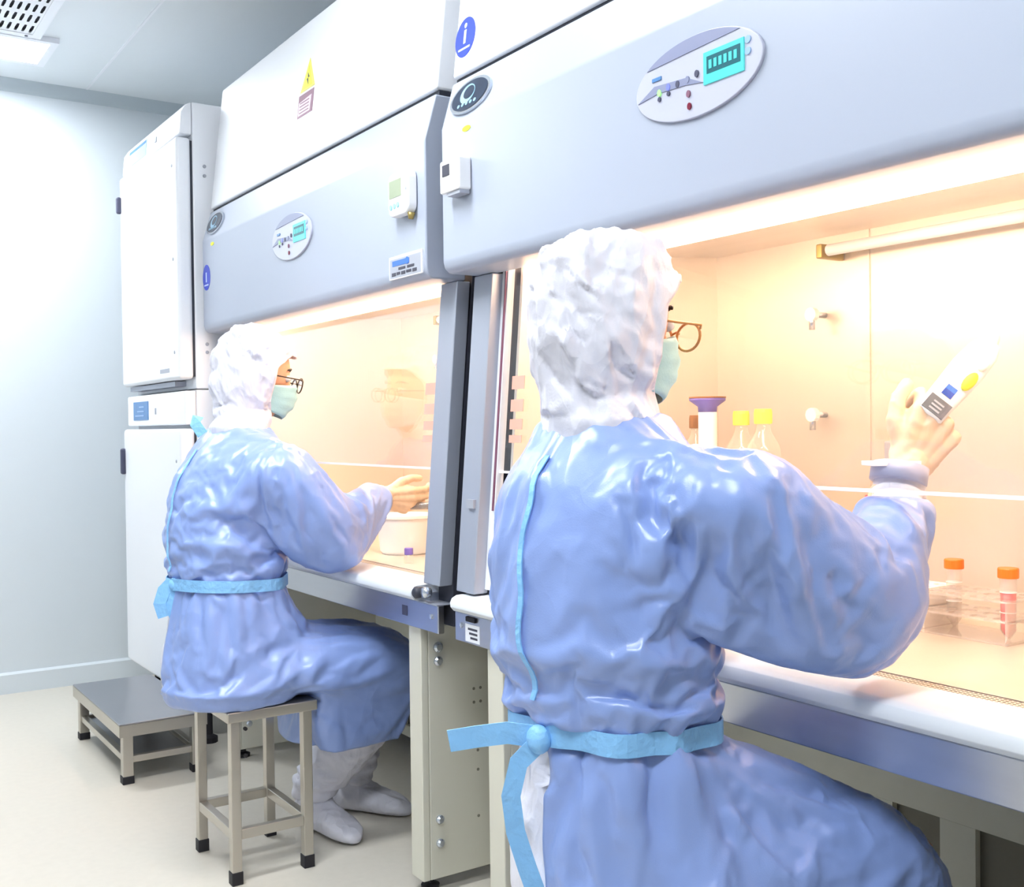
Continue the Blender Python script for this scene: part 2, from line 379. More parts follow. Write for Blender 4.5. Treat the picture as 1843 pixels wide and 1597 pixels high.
def cabinet(y0, label):
    """y0 = near end, y0+WIDTH = far end"""
    y1 = y0+WIDTH
    t = thing('biosafety_cabinet', label, 'cabinet', (1.7, (y0+y1)/2, 0.67), 'biosafety cabinets in a row')
    # grey hood with a tilted upper facet and rounded lower lip
    MB().prism_y([(1.294, 1.966), (HX, 1.856), (HX, 1.552), (HX+.004, 1.536), (HX+.016, 1.526), (1.372, 1.526), (1.372, 1.545), (1.40, 1.60), (1.40, 1.966)], y0, y1).build('hood', 'grey_paint', t, bevel=0.005, ang=11)
    MB().prism_y([(1.293, 1.977), (1.345, 2.42), (1.42, 2.42), (1.42, 1.977)], y0, y1).build('upper_panel', 'white_paint', t, bevel=0.008)
    B('seam', 'dark_seam', t, 1.305, 1.42, y0+.002, y1-.002, 1.966, 1.977)
    B('plenum', 'white_paint', t, 1.42, 2.12, y0, y1, 1.66, 2.40, bevel=0.006)
    for ya, yb in ((y0, y0+.07), (y1-.07, y1)):
        MB().prism_y([(1.325, .69), (1.325, .80), (1.39, 1.53), (1.40, 1.66), (2.12, 1.66), (2.12, .69)], ya, yb).build('side_panel', 'dark_side', t)  # dark grey paints in the shade of the gap between cabinets
    for ya, yb, sy in ((y0, y0+.078, 1), (y1-.078, y1, -1)):
        MB().prism_y([(1.286, .79), (1.347, 1.525), (1.385, 1.525), (1.324, .79)], ya, yb).build('side_post', 'steel_post', t, bevel=0.003)
    B('back_panel', 'dark_side', t, 2.08, 2.12, y0+.07, y1-.07, .69, 1.66)
    B('base_pan', 'steel_post', t, 1.30, 2.08, y0+.07, y1-.07, .69, .765)
    # interior steel
    yi0, yi1 = y0+.1, y1-.135
    B('rear_wall', 'steel_inner', t, 2.0, 2.01, yi0, yi1, .765, 1.63)
    for k in (1, 2): 
        yy = yi0+(yi1-yi0)*k/3
        B('wall_seam', 'steel_inner', t, 1.996, 2.0005, yy-.003, yy+.003, .79, 1.60)
    for ya, yb in ((yi1, yi1+.01), (yi0-.01, yi0)): MB().prism_y([(1.336, .792), (1.398, 1.56), (1.43, 1.63), (2.0, 1.63), (2.0, .767), (1.42, .767), (1.42, .792)], ya, yb).build('inner_side', 'steel_inner', t)
    MB().prism_y([(1.50, 1.57), (1.50, 1.60), (2.0, 1.625), (2.0, 1.60)], yi0, yi1).build('inner_ceiling', 'steel_inner', t)
    MB().prism_y([(1.425, .776), (1.42, .78), (1.42, .766), (1.99, .766), (1.99, .776)], yi0, yi1).build('work_surface', 'steel_inner', t)
    B('gap', 'dark_seam', t, 1.411, 1.4195, yi0, yi1, .766, .772)
    g = perf_strip(1.358, 1.41, yi0, yi1, .781, .0075, .0026).build('front_grille', 'steel_inner', t); g['kind'] = 'stuff'
    B('grille_duct', 'dark_seam', t, 1.36, 1.41, yi0, yi1, .766, .7675)
    # lamp behind the hood lip
    lp = MB().prism_y([(1.394, 1.520), (1.398, 1.512), (1.45, 1.520), (1.455, 1.55), (1.396, 1.55)], yi0+.01, yi1-.01).build('work_lamp', 'cab_lamp', t)
    # uv tube on the rear wall top
    uz = 1.555; uv = MB().tube([(1.93, yi0+.35, uz), (1.93, yi1-.42, uz)], .013, 12).build('uv_tube', 'lens_white', t, smooth=True)
    for yy in (yi0+.33, yi1-.40): B('lamp_holder', 'brass', uv, 1.92, 1.998, yy-.008, yy+.008, uz-.016, uz+.016, bevel=.003)
    # service valves and outlet
    for yy, zz in ((yi1-.35, 1.42), (yi1-.35, 1.19)):
        v = MB().tube([(2.0, yy, zz), (1.965, yy, zz), (1.955, yy, zz-.01), (1.955, yy, zz-.035)], .007, 8).build('service_valve', 'chrome', t, smooth=True)
        MB().lathe((1.962, yy, zz), [(0, 0), (.016, 0), (.016, .014), (0, .014)], 12, axis=(-1, 0, 0)).build('valve_knob', 'white_plastic', v)
    ol = B('outlet', 'label_grey', t, 1.985, 2.0, yi1-.60, yi1-.52, 1.04, 1.13, bevel=.004)
    B('socket', 'button_dark', ol, 1.983, 1.986, yi1-.575, yi1-.545, 1.075, 1.105)
    # sash: glass in white edge strips
    sx = lambda z: 1.322+.083*(z-.8)
    s = MB().prism_y([(sx(1.07), 1.07), (sx(1.55), 1.55), (sx(1.55)+.006, 1.55), (sx(1.07)+.006, 1.07)], y0+.09, y1-.09).build('sash', 'sash_glass', t)
    MB().prism_y([(sx(1.066)-.001, 1.066), (sx(1.071)-.001, 1.071), (sx(1.071)+.007, 1.071), (sx(1.066)+.007, 1.066)], y0+.09, y1-.09).build('sash_edge', 'lens_white', s)
    for ya in (y0+.078, y1-.102):
        MB().prism_y([(sx(.80)-.006, .80), (sx(1.54)-.006, 1.54), (sx(1.54)+.012, 1.54), (sx(.80)+.012, .80)], ya, ya+.024).build('sash_guide', 'white_paint', s)
    for ya in (y1-.112,):
        MB().prism_y([(sx(.98)-.010, .98), (sx(1.54)-.010, 1.54), (sx(1.54)-.004, 1.54), (sx(.98)-.004, .98)], ya+.014, ya+.018).build('guide_seal', 'label_plum', s)
    # red printed notice on the glass edge (on the outer end of each sash)
    ya = y1-.185 if y0 < 1 else y0+.135
    for i, (za, zb_) in enumerate(((1.255, 1.285), (1.205, 1.232), (1.165, 1.188), (1.135, 1.152))):
        MB().prism_y([(sx(za)-.0012, za), (sx(zb_)-.0012, zb_), (sx(zb_)-.0002, zb_), (sx(za)-.0002, za)], ya, ya+.05).build('printed_notice', 'red_print', s)
    # armrest, front band
    pr = [(1.362, .745), (1.28, .745), (1.266, .749), (1.258, .758), (1.257, .768), (1.262, .778), (1.274, .784), (1.36, .788), (1.362, .786)]
    MB().prism_y(pr, y0+.09, y1-.02).build('armrest', 'armrest', t, bevel=.004)
    B('front_band', 'steel', t, 1.282, 1.30, y0, y1, .676, .744, bevel=.003)
    B('band_lip', 'steel_post', t, 1.279, 1.325, y0, y1, .744, .7465)
    for ya in (y0+.03, y1-.03):
        MB().lathe((1.282, ya, .715), [(0, 0), (.007, 0), (.006, .004), (0, .005)], 10, axis=(-1, 0, 0)).build('bolt', 'chrome', t)
    kn = MB().lathe((1.286, y0+.045, .772), [(0, -.0), (.012, 0), (.014, .01), (.012, .02), (0, .022)], 14, axis=(-1, 0, 0)).build('latch_knob', 'chrome', t, smooth=True)
    MB().lathe((1.266, y0+.082, .768), [(0, -.02), (.013, -.02), (.015, 0), (.008, .006), (0, .006)], 14, axis=(-1, 0, 0)).build('corner_knob', 'dark_side', t, smooth=True)
    # control panel: oval bezel, darker cap band, lcd, lights
    yc, zc = y0+.81, 1.747
    ov = MB().ell_x(yc, zc, .150, .068, HX-.006, HX+.001, 56).build('control_panel', 'panel_lilac', t, bevel=.002)
    x_ = HX-.0075
    cap = [(yc+.150*.97*math.cos(a), zc+.068*.97*math.sin(a)) for a in np.linspace(0.62, 2.35, 24)]
    MB().prism_x(cap, x_, HX-.005).build('dark_band', 'panel_slate', ov)
    MB().prism_x([(yc+.143, zc-.012), (yc+.10, zc+.008), (yc+.02, zc+.002), (yc-.02, zc-.016), (yc+.02, zc-.010), (yc+.09, zc-.006)], x_, HX-.005).build('swoosh', 'panel_slate', ov)
    l_ = B('display', 'lcd_teal', ov, x_-.001, HX-.005, yc-.112, yc-.022, zc-.022, zc+.030)
    B('display_window', 'lcd_dark', l_, x_-.0016, x_-.0008, yc-.105, yc-.03, zc-.006, zc+.022)
    for k in range(6): B('digit', 'lcd_teal', l_, x_-.0022, x_-.0014, yc-.098+k*.0112, yc-.0915+k*.0112, zc+.001, zc+.015)
    for k, (dy, dz, mm) in enumerate(((.092, -.006, 'lamp_green'), (.069, -.002, 'lamp_blue'), (.046, -.003, 'button_dark'), (.022, -.002, 'panel_slate'), (.0, .002, 'button_dark'), (.02, -.026, 'label_plum'), (.018, -.047, 'lamp_red'))):
        b_ = MB().ell_x(yc+dy-.005, zc+dz, .0045, .006, x_-.001, HX-.005, 14).build('key', mm, ov)
        if k < 2: MB().ell_x(yc+dy-.005, zc+dz-.011, .0038, .004, x_-.001, HX-.005, 12).build('key_lamp', 'button_dark', b_)
    B('emblem', 'lcd_blue', ov, x_-.0005, HX-.005, yc+.082, yc+.105, zc+.016, zc+.022)
    for dz in (.012, .030): MB().ell_x(yc-.120, zc+dz-.006, .006, .006, x_-.0005, HX-.005, 14).build('arrow_key', 'lcd_pale', ov)
    # maker's oval badge: dark disc in a chrome ring, pale mark, on the tilted facet
    fx = lambda z: HX+(z-1.856)*(1.294-HX)/(1.966-1.856)
    yb, zb_ = y1-.112, 1.908
    def facet_ell(ry, rz, off0, off1, n=36, dy=0, dz=0):
        nrm = Vector((-(1.966-1.856), 0, (1.294-HX))).normalized(); pts0 = []; pts1 = []
        for k in range(n):
            a = -2*PI*k/n; y = yb+dy+ry*math.cos(a); z = zb_+dz+rz*math.sin(a); p = Vector((fx(z), y, z)); pts0.append(p+nrm*off0); pts1.append(p+nrm*off1)
        return MB().add(pts0+pts1, [tuple(range(n-1, -1, -1)), tuple(range(n, 2*n))]+[(k, (k+1) % n, (k+1) % n+n, k+n) for k in range(n)])
    bd = facet_ell(.084, .040, -.001, .006).build('badge', 'chrome', t)
    facet_ell(.074, .034, .005, .0075).build('badge_disc', 'logo_dark', bd)
    facet_ell(.030, .022, .007, .0082, dy=.008, dz=.004).build('badge_mark', 'logo_light', bd)
    facet_ell(.022, .015, .008, .0088, dy=.002, dz=.006).build('badge_mark', 'logo_dark', bd)
    for k in range(5): facet_ell(.005, .004, .007, .0085, dy=.036-k*.017, dz=-.020).build('badge_letter', 'logo_light', bd)
    MB().ell_x(y1-.112, 1.834, .018, .0065, HX-.001, HX+.001, 12).build('yellow_sticker', 'yellow_sticker', t)
    return t
RY0, LY0 = 0.515, 2.25
cabR = cabinet(RY0, 'large grey and white safety cabinet with white sensor box near its badge')
cabL = cabinet(LY0, 'grey and white safety cabinet with yellow warning triangle, beside the tall incubators')
RY1, LY1 = RY0+WIDTH, LY0+WIDTH
# stickers
def panel_x(z): return 1.293+(z-1.977)*(1.345-1.293)/(2.42-1.977)
def decal_up(poly, m, par, name, off=.001):   # on the leaning upper panel; poly (y,z)
    n = len(poly); a = sum(poly[i][0]*poly[(i+1) % n][1]-poly[(i+1) % n][0]*poly[i][1] for i in range(n))
    if a > 0: poly = poly[::-1]
    v0 = [(panel_x(z)-off, y, z) for y, z in poly]; v1 = [(panel_x(z)+.001, y, z) for y, z in poly]
    return MB().add(v0+v1, [tuple(range(n)), tuple(range(2*n-1, n-1, -1))]+[(i, i+n, (i+1) % n+n, (i+1) % n) for i in range(n)]).build(name, m, par)
el = lambda y, z, ry, rz, n=30: [(y+ry*math.cos(2*PI*k/n), z+rz*math.sin(2*PI*k/n)) for k in range(n)]
s = decal_up(el(2.125, 2.063, .043, .046), 'blue_sticker', cabR, 'round_sticker', .0012)
decal_up([(2.120, 2.048), (2.130, 2.048), (2.130, 2.080), (2.120, 2.080)], 'sticker_light', s, 'sticker_symbol', .002)
decal_up(el(2.125, 2.090, .006, .006, 12), 'sticker_light', s, 'sticker_symbol', .002)
decal_up([(2.10, 2.034), (2.15, 2.034), (2.15, 2.039), (2.10, 2.039)], 'sticker_light', s, 'sticker_text', .002)
s = MB().ell_x(3.862, 1.722, .040, .046, HX-.0012, HX+.001, 30).build('round_sticker', 'blue_sticker', cabL)
B('sticker_symbol', 'sticker_light', s, HX-.002, HX-.001, 3.857, 3.867, 1.705, 1.74)
B('sticker_text', 'sticker_light', s, HX-.002, HX-.001, 3.84, 3.884, 1.692, 1.697)
s = decal_up([(3.118, 2.196), (3.010, 2.196), (3.064, 2.292)], 'warn_yellow', cabL, 'warning_triangle', .0012)
decal_up([(3.100, 2.203), (3.028, 2.203), (3.064, 2.270)], 'yellow_sticker', s, 'triangle_field', .0016)
decal_up([(3.068, 2.248), (3.054, 2.232), (3.064, 2.232), (3.060, 2.210), (3.074, 2.230), (3.064, 2.230)], 'warn_black', s, 'warning_bolt', .0022)
s = decal_up([(3.125, 2.118), (3.012, 2.118), (3.012, 2.188), (3.125, 2.188)], 'label_plum', cabL, 'warning_label', .0012)
decal_up([(3.118, 2.124), (3.030, 2.124), (3.024, 2.172), (3.118, 2.165)], 'label_pink', s, 'label_field', .0018)
for k in range(4): decal_up([(3.11, 2.130+k*.010), (3.04, 2.130+k*.010), (3.04, 2.133+k*.010), (3.11, 2.133+k*.010)], 'label_plum', s, 'label_text', .0024)
decal_up([(3.13, 2.098), (3.02, 2.098), (3.02, 2.116), (3.13, 2.116)], 'label_white', cabL, 'label_strip', .0012)
# printed name plate on the left hood
pl = B('name_plate', 'label_white', cabL, HX-.004, HX+.001, 2.262, 2.432, 1.540, 1.597, bevel=.001)
B('plate_field', 'label_grey', pl, HX-.0046, HX-.0038, 2.268, 2.426, 1.543, 1.590)
B('plate_logo', 'label_blue', pl, HX-.0054, HX-.0044, 2.325, 2.412, 1.572, 1.585)
MB().ell_x(2.335, 1.579, .008, .009, HX-.0056, HX-.0044, 16).build('plate_logo', 'label_blue', pl)
for k, (a, b) in enumerate(((2.395, 2.415), (2.372, 2.390), (2.345, 2.366), (2.315, 2.34), (2.288, 2.308))): B('plate_text', 'text_dark', pl, HX-.0054, HX-.0044, a, b, 1.548+.0015*(k % 2), 1.556)
for k, (a, b) in enumerate(((2.345, 2.38), (2.30, 2.335))): B('plate_text', 'text_dark', pl, HX-.0054, HX-.0044, a, b, 1.561, 1.567)
# label on the band of the right cabinet
pl = B('band_label', 'label_white', cabR, 1.2805, 1.284, 2.062, 2.122, .682, .722)
for k in range(3): B('label_text', 'text_dark', pl, 1.280, 1.2812, 2.07, 2.10+.005*k, .689+k*.010, .694+k*.010)
B('band_switch', 'rubber', cabR, 1.276, 1.284, 2.075, 2.115, .728, .740, bevel=.002)
B('post_tag', 'label_grey', cabR, 1.2955, 1.305, 2.105, 2.135, .985, 1.005)
B('band_tag', 'button_dark', cabL, 1.2805, 1.284, 2.405, 2.43, .70, .725)

# devices stuck on the hoods
def dev_timer():
    t = thing('digital_timer', 'white rounded timer with olive screen stuck to the cabinet hood', 'timer', (HX-.01, 2.332, 1.68))
    y0, y1, z0, z1 = 2.285, 2.390, 1.686, 1.792
    b = MB().prism_x([(y, z) for y, z in rrect(y0, y1, z0, z1, .022)], HX-.026, HX-.002).build('case', 'white_plastic', t, bevel=.004)
    B('screen', 'lcd_olive', t, HX-.0272, HX-.0255, 2.322, 2.382, 1.732, 1.774)
    for k in range(3): MB().ell_x(2.338+k*.018, 1.712-.001*k, .006, .0065, HX-.0285, HX-.0255, 14).build('button', 'button_cyan', t)
    MB().ell_x(2.297, 1.745, .003, .004, HX-.0275, HX-.0255, 10).build('button', 'label_grey', t)
    MB().tube([(HX-.012, 2.297, 1.688), (HX-.012, 2.300, 1.672)], [.010, .006], 10).build('probe_plug', 'brass', t, smooth=True)
def rrect(y0, y1, z0, z1, r, n=5):
    out = []
    for (cy_, cz_, a0) in ((y1-r, z1-r, 0), (y0+r, z1-r, PI/2), (y0+r, z0+r, PI), (y1-r, z0+r, 1.5*PI)):
        out += [(cy_+r*math.cos(a0+k*PI/2/n), cz_+r*math.sin(a0+k*PI/2/n)) for k in range(n+1)]
    return out
dev_timer()
t = thing('sensor_box', 'small white box with dark window stuck to the cabinet hood below yellow sticker', 'sensor', (HX-.01, 2.075, 1.69))
MB().prism_x(rrect(2.04, 2.125, 1.695, 1.768, .006), HX-.032, HX-.001).build('case', 'white_plastic', t, bevel=.003)
B('window', 'text_dark', t, HX-.0335, HX-.0315, 2.082, 2.112, 1.732, 1.757)
B('base_clip', 'label_grey', t, HX-.028, HX-.002, 2.045, 2.10, 1.687, 1.695)

# ------------------------------------------------------------------ stands
def stand(y0, label):
    y1 = y0+WIDTH
    t = thing('cabinet_stand', label, 'stand', (1.6, (y0+y1)/2, 0), 'cabinet stands')
    for k, (ya, yb) in enumerate(((y0+.115, y0+.178), (y1-.178, y1-.115))):
        lg = MB().box(1.297, 1.318, ya, yb, .035, .674).box(1.318, 2.0, ya, ya+.02, .035, .674).build('leg', 'cream', t, bevel=.003)
        for xx in (1.335, 1.93):
            f_ = MB().lathe((xx, ya+.035, 0), [(.022, 0), (.024, .012), (.010, .018), (.008, .05)], 14).build('foot', 'rubber', lg)
        B('foot_block', 'white_paint', lg, 1.312, 1.36, ya+.0202, ya+.05, .03, .09)
        for xx, zz, r in ((1.345, .185, .011), (1.345, .125, .011), (1.345, .62, .013), (1.345, .585, .012)):
            MB().lathe((xx, ya, zz), [(r, -.0), (r, .006), (r*.6, .010), (0, .010)], 12, axis=(0, -1, 0)).build('bolt', 'chrome', lg)
        for xx, zz in ((1.45, .50), (1.47, .50), (1.45, .465), (1.47, .465), (1.46, .34), (1.46, .29), (1.46, .17)):
            MB().lathe((xx, ya, zz), [(.004, -.001), (.004, .001), (0, .001)], 8, axis=(0, -1, 0)).build('bolt_hole', 'slot_dark', lg)
    # perforated rear panel
    rp = MB(); ya, yb = y0+.18, y1-.18; n = 7; p = (yb-ya)/n; X0, X1 = 1.85, 1.865
    rp.box(X0, X1, ya, yb, .40, .674).box(X0, X1, ya, yb, .05, .09)
    for k in range(n+1):
        a = ya+k*p-.038; rp.box(X0, X1, max(ya, a), min(yb, a+.076), .0905, .3995)
    rp.build('rear_panel', 'cream', t)
    B('rear_backing', 'slot_dark', t, 1.868, 1.872, ya, yb, .05, .598)
    B('crossbar', 'cream', t, 1.866, 1.90, y0+.1781, y1-.1781, .60, .66)
stand(RY0, 'cream steel stand with vented rear panel under the nearer cabinet')
stand(LY0, 'cream steel stand with bolted side web under the warning triangle cabinet')

# ------------------------------------------------------------------ incubators
IX, IY0, IY1 = 1.235, 3.955, 4.76
def incubator(z0, z1, upper, label):
    t = thing('incubator', label, 'incubator', (1.6, (IY0+IY1)/2, z0), 'stacked incubators')
    MB().box(IX+.012, 1.95, IY0, IY1, z0, z1).build('body', 'white_paint', t, bevel=.006, seg=2)
    ph = .125 if upper else .135
    if upper:
        pz0, pz1 = z1-ph, z1
        prof = [(IX+.0115, pz1), (IX-.01, pz1-.012), (IX-.028, pz1-.04), (IX-.036, pz0+.004), (IX+.0115, pz0+.004)]
        cp = MB().prism_y(prof, IY0, IY1).build('control_panel', 'white_paint', t, bevel=.006)
        dx = lambda z: IX-.028-(pz1-.04-z)*.008/(ph-.044)
        def scr(y0_, y1_, za, zb, m, nm, par, o): return MB().prism_y([(dx(za)-o, za), (dx(zb)-o, zb), (dx(zb)+.004, zb), (dx(za)+.004, za)], y0_, y1_).build(nm, m, par)
        d_ = scr(4.40, 4.665, pz0+.02, pz0+.085, 'lcd_pale', 'display', cp, .0015)
        scr(4.41, 4.655, pz0+.072, pz0+.082, 'label_blue', 'display_bar', d_, .0025)
        scr(4.255, 4.275, pz0+.04, pz0+.06, 'label_grey', 'button', cp, .003)
        dz0, dz1 = z0+.035, pz0-.006
    else:
        pz0, pz1 = z1-ph, z1-.004
        cp = B('control_panel', 'white_paint', t, IX-.03, IX+.0115, IY0, IY1, pz0+.006, pz1, bevel=.006)
        d_ = B('display', 'lcd_blue', cp, IX-.0325, IX-.029, 4.44, 4.66, pz0+.03, pz0+.105)
        for k in range(3): B('display_line', 'lcd_pale', d_, IX-.0335, IX-.032, 4.50, 4.63-.03*k, pz0+.045+.018*k, pz0+.050+.018*k)
        B('button', 'label_grey', cp, IX-.0325, IX-.029, 4.33, 4.345, pz0+.05, pz0+.075, bevel=.001)
        dz0, dz1 = z0+.01, pz0-.008
    B('gasket', 'dark_seam', t, IX-.008, IX+.02, IY0+.006, IY1-.02, dz0+.01, dz1-.01)
    dr = B('door', 'white_paint', t, IX-.05, IX+.006, IY0, IY1, dz0, dz1, bevel=.014, seg=3)
    B('handle', 'button_dark', dr, IX-.068, IX-.045, IY1-.030, IY1-.004, (dz0+dz1)/2+(.29 if upper else .30), (dz0+dz1)/2+(.36 if upper else .41), bevel=.008)
    for zz in ((dz1-.10, (dz0+dz1)/2, dz0+.10) if upper else (dz1-.12, dz0+.12)): MB().lathe((IX-.048, IY0+.05, zz), [(.007, 0), (.006, .004), (0, .005)], 10, axis=(-1, 0, 0)).build('screw', 'label_grey', dr)
    for zz in (dz1-.10, dz1-.135, dz0+.13, dz0+.10): MB().lathe((IX+.055, IY0, zz), [(.007, -.001), (.006, .004), (0, .005)], 10, axis=(0, -1, 0)).build('bolt', 'label_grey', t)
    if upper:
        B('drip_tray', 'steel_post', t, IX-.03, IX+.012, IY0+.12, IY1-.05, dz0-.022, dz0-.004)
        B('door_text', 'label_grey', dr, IX-.0508, IX-.0495, IY0+.12, IY0+.24, dz0+.03, dz0+.045)
    else:
        for a, b in ((IX+.06, IY0+.06), (IX+.06, IY1-.06), (1.88, IY0+.06), (1.88, IY1-.06)):
            MB().lathe((a, b, 0), [(.03, 0), (.03, .02), (.012, .03), (.012, z0+.005)], 12).build('foot', 'rubber', t)
incubator(1.325, 2.375, True, 'upper of two stacked white incubators with pale display and dark door seam')
incubator(.19, 1.322, False, 'lower of two stacked white incubators with square blue display')

# ------------------------------------------------------------------ stool, step platform
def stool(x0, x1, y0, y1, h, label):
    t = thing('stool', label, 'stool', ((x0+x1)/2, (y0+y1)/2, 0), 'steel stools')
    B('seat', 'steel_stool', t, x0-.012, x1+.012, y0-.012, y1+.012, h-.028, h, bevel=.004)
    w_ = .026
    for a in (x0, x1-w_):
        for b in (y0, y1-w_):
            l = B('leg', 'steel_stool', t, a, a+w_, b, b+w_, .02, h-.028, bevel=.002)
            B('foot', 'rubber', l, a-.002, a+w_+.002, b-.002, b+w_+.002, 0, .034, bevel=.002)
    zr = .115
    B('stretcher', 'steel_stool', t, x0+w_, x1-w_, y0+.002, y0+w_-.002, zr, zr+.026, bevel=.002)
    B('stretcher', 'steel_stool', t, x0+w_, x1-w_, y1-w_+.002, y1-.002, zr, zr+.026, bevel=.002)
    B('stretcher', 'steel_stool', t, x0+.002, x0+w_-.002, y0+w_, y1-w_, zr, zr+.026, bevel=.002)
    B('stretcher', 'steel_stool', t, x1-w_+.002, x1-.002, y0+w_, y1-w_, zr, zr+.026, bevel=.002)
    for zz in (.40, .33): MB().lathe((x0+.04, y0+.003, zz+.0), [(.005, -.004), (.005, .004), (0, .005)], 8, axis=(0, -1, 0)).build('bolt', 'rubber', t)
    return t
stool(.925, 1.148, 2.70, 3.0, .45, 'square steel stool with black rubber feet under the worker at far cabinet')
stool(.845, 1.075, 1.08, 1.38, .44, 'square steel stool under the worker holding the pipette controller')
t = thing('step_platform', 'low steel step platform with black feet in front of incubators', 'step', (1.04, 4.02, 0))
X0, X1, Y0, Y1, ZT = .885, 1.178, 3.675, 4.375, .206
B('top_plate', 'steel_top', t, X0, X1, Y0, Y1, ZT-.006, ZT, bevel=.002)
for b in ((X0, X1, Y0, Y0+.012), (X0, X1, Y1-.012, Y1), (X0, X0+.012, Y0+.012, Y1-.012), (X1-.012, X1, Y0+.012, Y1-.012)):
    B('skirt', 'steel_stool', t, b[0], b[1], b[2], b[3], ZT-.045, ZT-.006)
w_ = .034
for a in (X0+.014, X1-w_-.014):
    for b in (Y0+.014, Y1-w_-.014):
        l = B('leg', 'steel_stool', t, a, a+w_, b, b+w_, .015, ZT-.03, bevel=.002)
        B('foot', 'rubber', l, a-.002, a+w_+.002, b-.002, b+w_+.002, 0, .026, bevel=.002)
for b in ((X0+.014+w_, X1-w_-.014, Y0+.02, Y0+.042), (X0+.014+w_, X1-w_-.014, Y1-.042, Y1-.02), (X0+.02, X0+.042, Y0+.014+w_, Y1-w_-.014), (X1-.042, X1-.02, Y0+.014+w_, Y1-w_-.014)):
    B('rail', 'steel_stool', t, b[0], b[1], b[2], b[3], .068, .090, bevel=.002)
B('inner_shelf', 'steel_top', t, X0+.05, X1-.05, Y0+.05, Y1-.05, .075, .080)

# ------------------------------------------------------------------ lab ware
def bottle(x, y, z, h, r, capm, label, cat, liquid='pale_liquid', lab=True, group=None):
    t = thing('media_bottle', label, cat, (x, y, z), group)
    prof = [(r*.9, 0), (r, .006), (r, h*.62), (r*.92, h*.68), (r*.45, h*.80), (r*.40, h*.84), (r*.40, h*.88)]
    MB().lathe((x, y, z), prof, 24).build('glass', 'clear_glass', t, smooth=True)
    MB().lathe((x, y, z), [(r*.86, .004), (r*.93, .01), (r*.93, h*.55), (0, h*.55)], 20).build('contents', liquid, t, smooth=True)
    MB().lathe((x, y, z), [(r*.5, h*.87), (r*.52, h*.88), (r*.52, h*.97), (r*.48, h), (0, h)], 20).build('cap', capm, t)
    if lab:
        a0 = math.radians(200); lb = MB()
        ring = lambda rr, zz: [(x+rr*math.cos(a0+k*math.radians(90)/8), y+rr*math.sin(a0+k*math.radians(90)/8), zz) for k in range(9)]
        a, b = ring(r*1.01, z+h*.22), ring(r*1.01, z+h*.5)
        lb.add(a+b, [(k, k+1, k+10, k+9) for k in range(8)]); l_ = lb.build('label', 'label_white', t, smooth=True)
        for q in range(3):
            a, b = ring(r*1.02, z+h*(.27+.07*q)), ring(r*1.02, z+h*(.295+.07*q))
            MB().add(a[2:6]+b[2:6], [(k, k+1, k+5, k+4) for k in range(3)]).build('label_text', 'text_dark', l_, smooth=True)
    return t
SH = .955   # shelf riser top
t = thing('shelf_riser', 'steel riser shelf under the bottles in the nearer cabinet', 'shelf', (1.78, 1.72, .777))
B('top', 'steel_inner', t, 1.68, 1.90, 1.47, 1.96, SH-.006, SH, bevel=.002)
for a in (1.69, 1.88):
    for b in (1.48, 1.94): B('leg', 'steel_inner', t, a, a+.012, b, b+.012, .777, SH-.006)
bottle(1.775, 1.735, SH, .245, .036, 'yellow_cap', 'clear bottle with small dark label and yellow cap beside purple funnel', 'bottle')
bottle(1.76, 1.655, SH, .248, .038, 'yellow_cap', 'clear bottle with yellow cap, outermost on the riser shelf', 'bottle')
bottle(1.80, 1.905, SH, .238, .034, 'brown_cap', 'clear bottle with flat brown cap on the riser shelf', 'bottle', lab=False)
t = thing('filter_funnel', 'white filter bottle topped with flared purple funnel', 'filter funnel', (1.735, 1.80, SH))
MB().lathe((1.735, 1.80, SH), [(.034, 0), (.036, .01), (.036, .12), (.022, .15), (.020, .155)], 24).build('bottle', 'clear_glass', t, smooth=True)
MB().lathe((1.735, 1.80, SH), [(.020, .15), (.021, .16), (.021, .243), (.019, .245)], 24).build('column', 'white_plastic', t, smooth=True)
MB().lathe((1.735, 1.80, SH), [(.021, .244), (.022, .256), (.041, .270), (.041, .276), (.036, .274), (.018, .258)], 28).build('funnel', 'purple_plastic', t, smooth=True)
MB().lathe((1.735, 1.80, SH), [(.0395, .2755), (.0418, .2755), (.0418, .2785), (.0395, .2785)], 28).build('rim', 'brown_cap', t)
t = thing('sample_tub', 'clear amber tub with lid on the riser shelf', 'tub', (1.74, 1.565, SH))
MB().lathe((1.74, 1.565, SH), [(.026, 0), (.030, .004), (.033, .05), (.031, .05)], 20).build('tub', 'amber_tub', t, smooth=True)
MB().lathe((1.74, 1.565, SH), [(.034, .05), (.035, .052), (.035, .058), (0, .059)], 20).build('lid', 'clear_plastic', t)
t = thing('white_jar', 'short plain white jar with flat lid at riser shelf edge', 'jar', (1.74, 1.492, SH))
MB().lathe((1.74, 1.492, SH), [(.024, 0), (.026, .004), (.026, .032), (.022, .034)], 20).build('jar', 'white_plastic', t, smooth=True)
MB().lathe((1.74, 1.492, SH), [(.028, .034), (.028, .046), (.027, .048), (0, .048)], 20).build('lid', 'white_plastic', t)
# red marker leaning in a clear cup
t = thing('marker_pen', 'red marker pen standing behind the raised wrist', 'pen', (1.66, 1.315, .777))
MB().tube([(1.67, 1.335, .778), (1.655, 1.30, .985)], .010, 12).build('barrel', 'red_plastic', t, smooth=True)
MB().tube([(1.655, 1.30, .985), (1.650, 1.288, 1.035)], [.0115, .0105], 12).build('cap', 'red_plastic', t, smooth=True)
